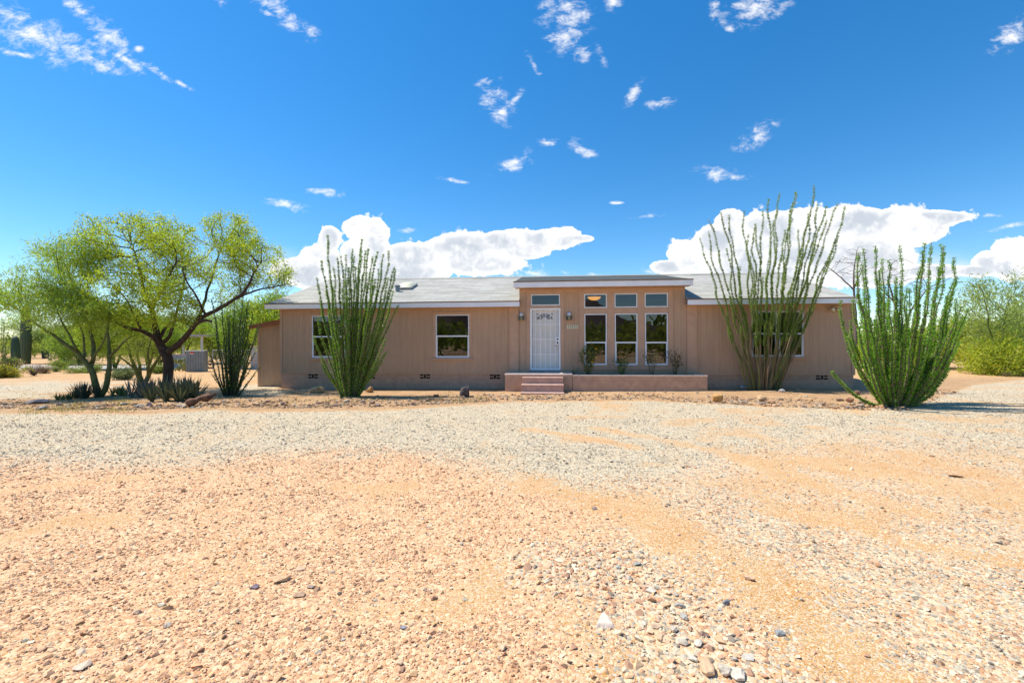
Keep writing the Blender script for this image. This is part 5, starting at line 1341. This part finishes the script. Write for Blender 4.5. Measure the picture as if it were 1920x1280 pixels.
# ---- planter plants (roses and stems)
def plant(label, u0px, top, h_spread, stems, nleaf, seed, green=(.12,.22,.045), alt=(.20,.30,.06), flowers=0, ls=.06, lowbare=.2, extra=None):
    nleaf = int(nleaf*1.8); r = np.random.default_rng(seed); fu_, _ = W(u0px, 700, -.42); base = Hw(fu_, -.42, qz-.09); root = thing("rose_bush", label, "plant", base); mb = MB(); E = []
    Hh = (CAMZ-(top-640)/F*base[1])-base[2]; sp = h_spread*base[1]/F
    for k in range(stems):
        a = (k+.5)/stems*2-1 + r.uniform(-.3, .3); tip = base+np.array((a*sp, r.uniform(-.16, .16), Hh*r.uniform(.75, 1)*(1-.15*abs(a)))); t = np.linspace(0, 1, 12)[:, None]
        mid = base+(tip-base)*np.array((.25, .25, .55)); p = (1-t)**2*(base+np.array((a*.06, 0, 0)))+2*t*(1-t)*mid+t*t*tip + r.normal(size=(12, 3))*.006
        mb.tube(p, np.linspace(.010, .004, 12), 5, (.10,.10,.05)); s = int(lowbare*12); E.append(p[s:])
        for q in range(2):
            i = r.integers(4, 11); t2 = p[i]+r.normal(size=3)*.09+np.array((0, 0, .08)); mb.tube(np.linspace(p[i], t2, 4), .004, 4, (.10,.11,.05)); E.append(np.linspace(p[i], t2, 4)[1:])
    mb.build("stems", M['ocane'], root)
    E = np.concatenate(E); C = E[r.integers(0, len(E), nleaf)]+r.normal(size=(nleaf, 3))*.035
    lb = MB(); leaves(lb, C, ls*r.uniform(.6, 1.2, nleaf), vary(green, nleaf, .35, r, alt, .35), .1, aspect=.6, r=r); lb.build("leaves", M['oleaf'], root)
    for k in range(flowers):
        c = E[r.integers(len(E)*2//3, len(E))]+r.normal(size=3)*.04+np.array((0, -.05, .02)); fb = MB(); m = 16; d = r.normal(size=(m, 3)); d[:, 2] = np.abs(d[:, 2])
        leaves(fb, np.tile(c, (m, 1)), .05, vary((.75,.55,.03), m, .2, r), .3, d, .7, r=r); fb.build("flower", M['leaf'], root)
plant("leafy rose bush with yellow blooms, first from the door in the planter", 1103, 645, 17, 6, 420, 1, alt=(.20,.14,.03), flowers=5, ls=.06)
plant("low green rose bush below the middle tall window", 1166, 668, 15, 5, 230, 2, (.10,.15,.045), ls=.055)
plant("bare upright rose stems with few leaves below the right tall window", 1222, 655, 14, 5, 60, 3, (.10,.12,.05), (.30,.36,.05), lowbare=.5)
plant("thorny rose bush of bare red brown stems at the right end of the planter", 1266, 656, 15, 6, 130, 4, (.12,.12,.04), (.18,.13,.05), lowbare=.55)
plant("tiny dark sprig beside the porch slab in the planter", 1076, 690, 3, 3, 40, 5, (.04,.06,.025), ls=.04)

# ---- weeds and grass in the bed: stuff
mb = MB()
r = np.random.default_rng(5)
for (px, py, sx, n) in [(118,768,40,260),(60,772,30,110),(150,760,30,160),(230,755,30,240),(215,770,40,170),(800,748,40,160),(835,742,25,90),(870,752,30,140),(900,748,20,80),(620,752,60,140),(700,750,40,120),(540,752,30,50),(1220,727,6,30),(1130,730,8,24),(1100,731,10,30),(1470,728,14,40),(1060,760,30,24),(380,705,60,80),(450,735,20,60)]:
    for k in range(n):
        g = G(px+r.normal()*sx*.5, py+r.normal()*3); h = r.uniform(.03, .10); a = r.uniform(0, 6.28); l = np.array((math.cos(a), math.sin(a), 0))*h*r.uniform(.1, .7)
        s = np.array((-math.sin(a), math.cos(a), 0))*.005; c = vary((.22,.24,.06) if r.random() < .6 else (.36,.30,.12), 1, .3, r)[0]
        mb.add([g-s, g+s, g+l+np.array((0, 0, h))], tris=[(0, 1, 2)], col=c)
tag(mb.build("weeds", M['leaf']), "thin weeds and dry grass in the planting bed", "weeds", kind="stuff")
# fallen leaves and twigs under the tree
mb = MB()
for k in range(2600):
    g = G(r.uniform(40, 560), r.uniform(735, 768)); leaves(mb, np.array([g+np.array((0, 0, .012))]), .035, vary((.30,.19,.10), 1, .4, r, (.40,.34,.12), .4), 0, np.array([[r.normal(), r.normal(), .05]])*2.5, .4, r=r)
tag(mb.build("leaf_litter", M['leaf']), "dry leaf litter under the trees", "litter", kind="stuff")
# fallen log
g = G(350,763); g2 = P(392, 748, g[1]+.55); mb = MB()
n = 18; t = np.linspace(0, 1, n)[:, None]; p = g*(1-t)+g2*t + np.array((0, 0, .08)) + .015*np.stack([np.sin(t[:, 0]*9), np.cos(t[:, 0]*7), np.sin(t[:, 0]*13)], -1)
mb.tube(p, .085+.02*np.sin(np.linspace(0, 9, n)), 10); log = thing("log", "charred brown fallen log lying at the foot of the big agaves", "log", g)
mb.build("log_trunk", M['rust'], log, smoothf=True); mb = MB(); mb.tube(np.linspace(p[-4], p[-4]+np.array((.28, -.05, .10)), 6), np.linspace(.07, .03, 6), 8); mb.build("branch_stub", M['bark'], log, smoothf=True)

# ------------------------------------------------------------------ things at the back left
def at(px, py): return G(px, py)
g = at(366,697); sc = g[1]/F
bin_ = thing("metal_bin", "grey ribbed metal bin with a red tag standing beyond the dark trunk", "bin", g, R(14)); w_, h_, d_ = 30*sc, 40*sc, .55
b = MB(); b.box(-w_/2, w_/2, 0, d_, 0, h_-.05); b.build("body", M['metal'], bin_, local=True)
for k in range(7):
    b = MB(); x = -w_/2+w_*(k+.5)/7; b.prism([(x-.035, 0), (x-.02, -.03), (x+.02, -.03), (x+.035, 0)], 0.01, h_-.06, 2); b.build("rib", M['metal'], bin_, local=True)
b = MB(); b.box(-w_/2-.03, w_/2+.03, -.045, d_+.03, h_-.049, h_); b.build("lid", M['chrome'], bin_, local=True)
b = MB(); b.box(-w_*.28, -w_*.05, -.040, -.034, h_-.21, h_-.07); tg = b.build("tag", M['red'], bin_, local=True)
b = MB(); b.box(-w_*.27, -w_*.06, -.044, -.0402, h_-.205, h_-.17); b.build("tag_band", M['white'], tg, local=True)
# round brown thing: a ring lying on its rim
g = at(394,691); b = MB(); rr_ = .24; pts = [(g[0]+rr_*math.cos(a), g[1], g[2]+rr_+.03+rr_*math.sin(a)) for a in np.linspace(0, 2*math.pi, 25)]
o = thing("wheel", "round brown wheel leaning beside the grey metal bin", "wheel", g); b.tube(pts, .055, 8); b.build("rim", M['rust'], o, smoothf=True)
b = MB(); b.tube([(g[0], g[1]-.04, g[2]+rr_+.03), (g[0], g[1]+.04, g[2]+rr_+.03)], .05, 10)
for k in range(8):
    a = k*math.pi/4; b.tube([(g[0], g[1], g[2]+rr_+.03), (g[0]+rr_*math.cos(a), g[1], g[2]+rr_+.03+rr_*math.sin(a))], .012, 5)
b.build("spokes", M['rust'], o)
# shelter with a pale roof on white posts
g = at(362,683); sc = g[1]/F
sh = thing("shelter", "open shelter with a pale flat roof on white posts behind the grey bin", "shelter", g); zt = P(378, 631, g[1])[2]
for px, dy in ((344, 0), (378.5, 0), (347, 3), (381, 3)):
    x = P(px, 650, g[1])[0]; b = MB(); b.box(x-.06, x+.06, g[1]+dy-.06, g[1]+dy+.06, g[2]-.1, zt); b.build("post", M['rail'], sh)
x0, x1 = P(337, 640, g[1])[0], P(385, 640, g[1])[0]; b = MB(); b.box(x0, x1, g[1]-.5, g[1]+3.4, zt+.005, zt+.16); b.build("roof", M['tanroof'], sh)
# low grey block walls
for (pa, pb, top, bot, lab) in ((317, 351, 664, 691, "low grey wall between the dark trunk and the grey bin"), (470, 523, 648, 692, "grey wall behind the dark ocotillo beside the shed")):
    g0, g1 = at(pa, bot), at(pb, bot); Yw = g0[1]; z1 = P(pa, top, Yw)[2]
    root = thing("garden_wall", lab, "wall", g0); b = MB(); b.box(g0[0], g1[0], Yw, Yw+.2, -.1, z1-.06); b.build("blockwork", M['greywall'], root)
    b = MB(); b.box(g0[0]-.02, g1[0]+.02, Yw-.03, Yw+.23, z1-.059, z1); b.build("coping", M['concrete'], root)
# wire fence
g0, g1 = at(399, 692), at(470, 692); Yw = g0[1]; z1 = P(420, 656, Yw)[2]; root = thing("wire_fence", "grey wire mesh fence behind the dark ocotillo", "fence", g0)
xs = np.linspace(g0[0], g1[0], 5)
for x in xs: b = MB(); b.tube([(x, Yw, -.1), (x, Yw, z1+.03)], .03, 8); b.build("post", M['mesh'], root)
b = MB(); b.tube([(g0[0], Yw, z1), (g1[0], Yw, z1)], .022, 6); b.build("top_rail", M['mesh'], root)
b = MB(); Lw = g1[0]-g0[0]; hw = z1-g0[2]; st = .16
for k in range(int(-hw/st), int(Lw/st)+1):
    for s in (1, -1):
        a = k*st if s == 1 else k*st+hw; e0, e1 = a, a+s*hw
        t0 = max(0, min(1, (0-e0)/(e1-e0) if e1 != e0 else 0)) if (e0 < 0 if s == 1 else False) else 0
        p0_ = np.array((g0[0]+np.clip(e0, 0, Lw), Yw, g0[2]+(abs(np.clip(e0, 0, Lw)-e0)))); p1_ = np.array((g0[0]+np.clip(e1, 0, Lw), Yw, g0[2]+hw-abs(np.clip(e1, 0, Lw)-e1)))
        if p1_[2] > p0_[2]+.02: b.tube([p0_, p1_], .006, 3)
b.build("wire_mesh", M['mesh'], root)

# ------------------------------------------------------------------ road, hills, far scrub
pa, pb = at(-200, 693), at(330, 693); pc, pd = at(330, 684), at(-200, 684)
mb = MB(); n = 40
V = []; Q = []
for i in range(n+1):
    t = i/n; a, b_ = pa*(1-t)+pb*t, pd*(1-t)+pc*t
    for q in (a, b_): V.append((q[0], q[1], float(gz(q[0], q[1]))+.012))
for i in range(n): Q.append((2*i, 2*i+2, 2*i+3, 2*i+1))
mb.add(V, quads=Q); tag(mb.build("road", plain("pale_asphalt", (.42,.36,.315), .9, .08, .6, .3, .004)), "pale grey lane beyond the trees on the left", "road", kind="structure")
def hill(name, label, x0, x1, y, hmax, dep, col1, col2, seed, hmin=0.3):
    nx_, ny_ = 160, 24; xs = np.linspace(x0, x1, nx_); ts = np.linspace(0, 1, ny_); X, T = np.meshgrid(xs, ts); Yv = y+np.sign(y)*dep*T
    e = fbm(xs/(abs(x1-x0)*.09), xs*0+seed, 5, seed); e = hmin+(1-hmin)*smooth(.25, .75, e); env = smooth(0, .12, (xs-x0)/(x1-x0))*smooth(1, .88, (xs-x0)/(x1-x0))
    Z = hmax*(e*env)[None]*np.sin(T*math.pi*.5)**.8*(.85+.3*fbm(X/(dep*.3), Yv/(dep*.3), 4, seed+3)) - .3
    i = (np.arange(ny_-1)[:, None]*nx_+np.arange(nx_-1)[None]).ravel(); mb = MB(); f = fbm(X/3, Yv/3, 4, seed+9).ravel()[:, None]; sp = (vnoise(X.ravel()*1.1, Yv.ravel()*1.1, 3) > .5)[:, None]
    c = np.array(col1)*(1-f)+np.array(col2)*f
    mb.add(np.stack([X, Yv, Z], -1).reshape(-1, 3), quads=np.stack([i, i+1, i+nx_+1, i+nx_], -1), col=c)
    return tag(mb.build(name, M['stone'], smoothf=True), label, "hill", kind="structure")
hill("hill", "low scrubby rise beyond the trees at the left", -190, -40, 110, 3.6, 60, (.30,.24,.13), (.24,.25,.10), 3, .5)
hill("mountain", "dark mountain range facing the house, mirrored in its windows", -500, 500, -420, 62, 240, (.10,.07,.065), (.14,.10,.085), 8, .35)
def scrub(name, label, spots, seed, green, alt, card, per=60):
    r = np.random.default_rng(seed); mb = MB()
    for (x, y, w, h) in spots:
        n = per; d = r.normal(size=(n, 3)); d /= np.linalg.norm(d, axis=1)[:, None]; d *= r.random((n, 1))**.4
        C = np.array((x, y, .1+h*.5))+d*np.array((w*.5, w*.5, h*.5)); C[:, 2] = np.maximum(C[:, 2], .1)
        g = np.array(green)*(1-(q := r.random()))+np.array(alt)*q
        leaves(mb, C, card*h*r.uniform(.6, 1.3, n), vary(g, n, .3, r), .3, aspect=.45, r=r)
    return tag(mb.build(name, M['leaf']), label, "scrub", kind="stuff")
r = np.random.default_rng(9); sp = []
for k in range(900):
    y = r.uniform(38, 130); x = r.uniform(-1.35, 1.35)*y
    if -60 < x < -20 and y < 50 : continue
    sp.append((x, y, r.uniform(1.5, 4.5), r.uniform(.8, 2.6)))
scrub("far_scrubland", "olive desert scrub stretching to the horizon behind the house", sp, 2, (.24,.31,.08), (.38,.40,.12), .32, 100)
sp = []
for k in range(150):
    y = -r.uniform(13, 55); x = r.uniform(-50, 50); sp.append((x, y, r.uniform(3, 6), r.uniform(2.2, 4.6)))
scrub("facing_scrubland", "desert scrub facing the house, mirrored in its windows", sp, 3, (.22,.29,.07), (.32,.36,.09), .22, 170)
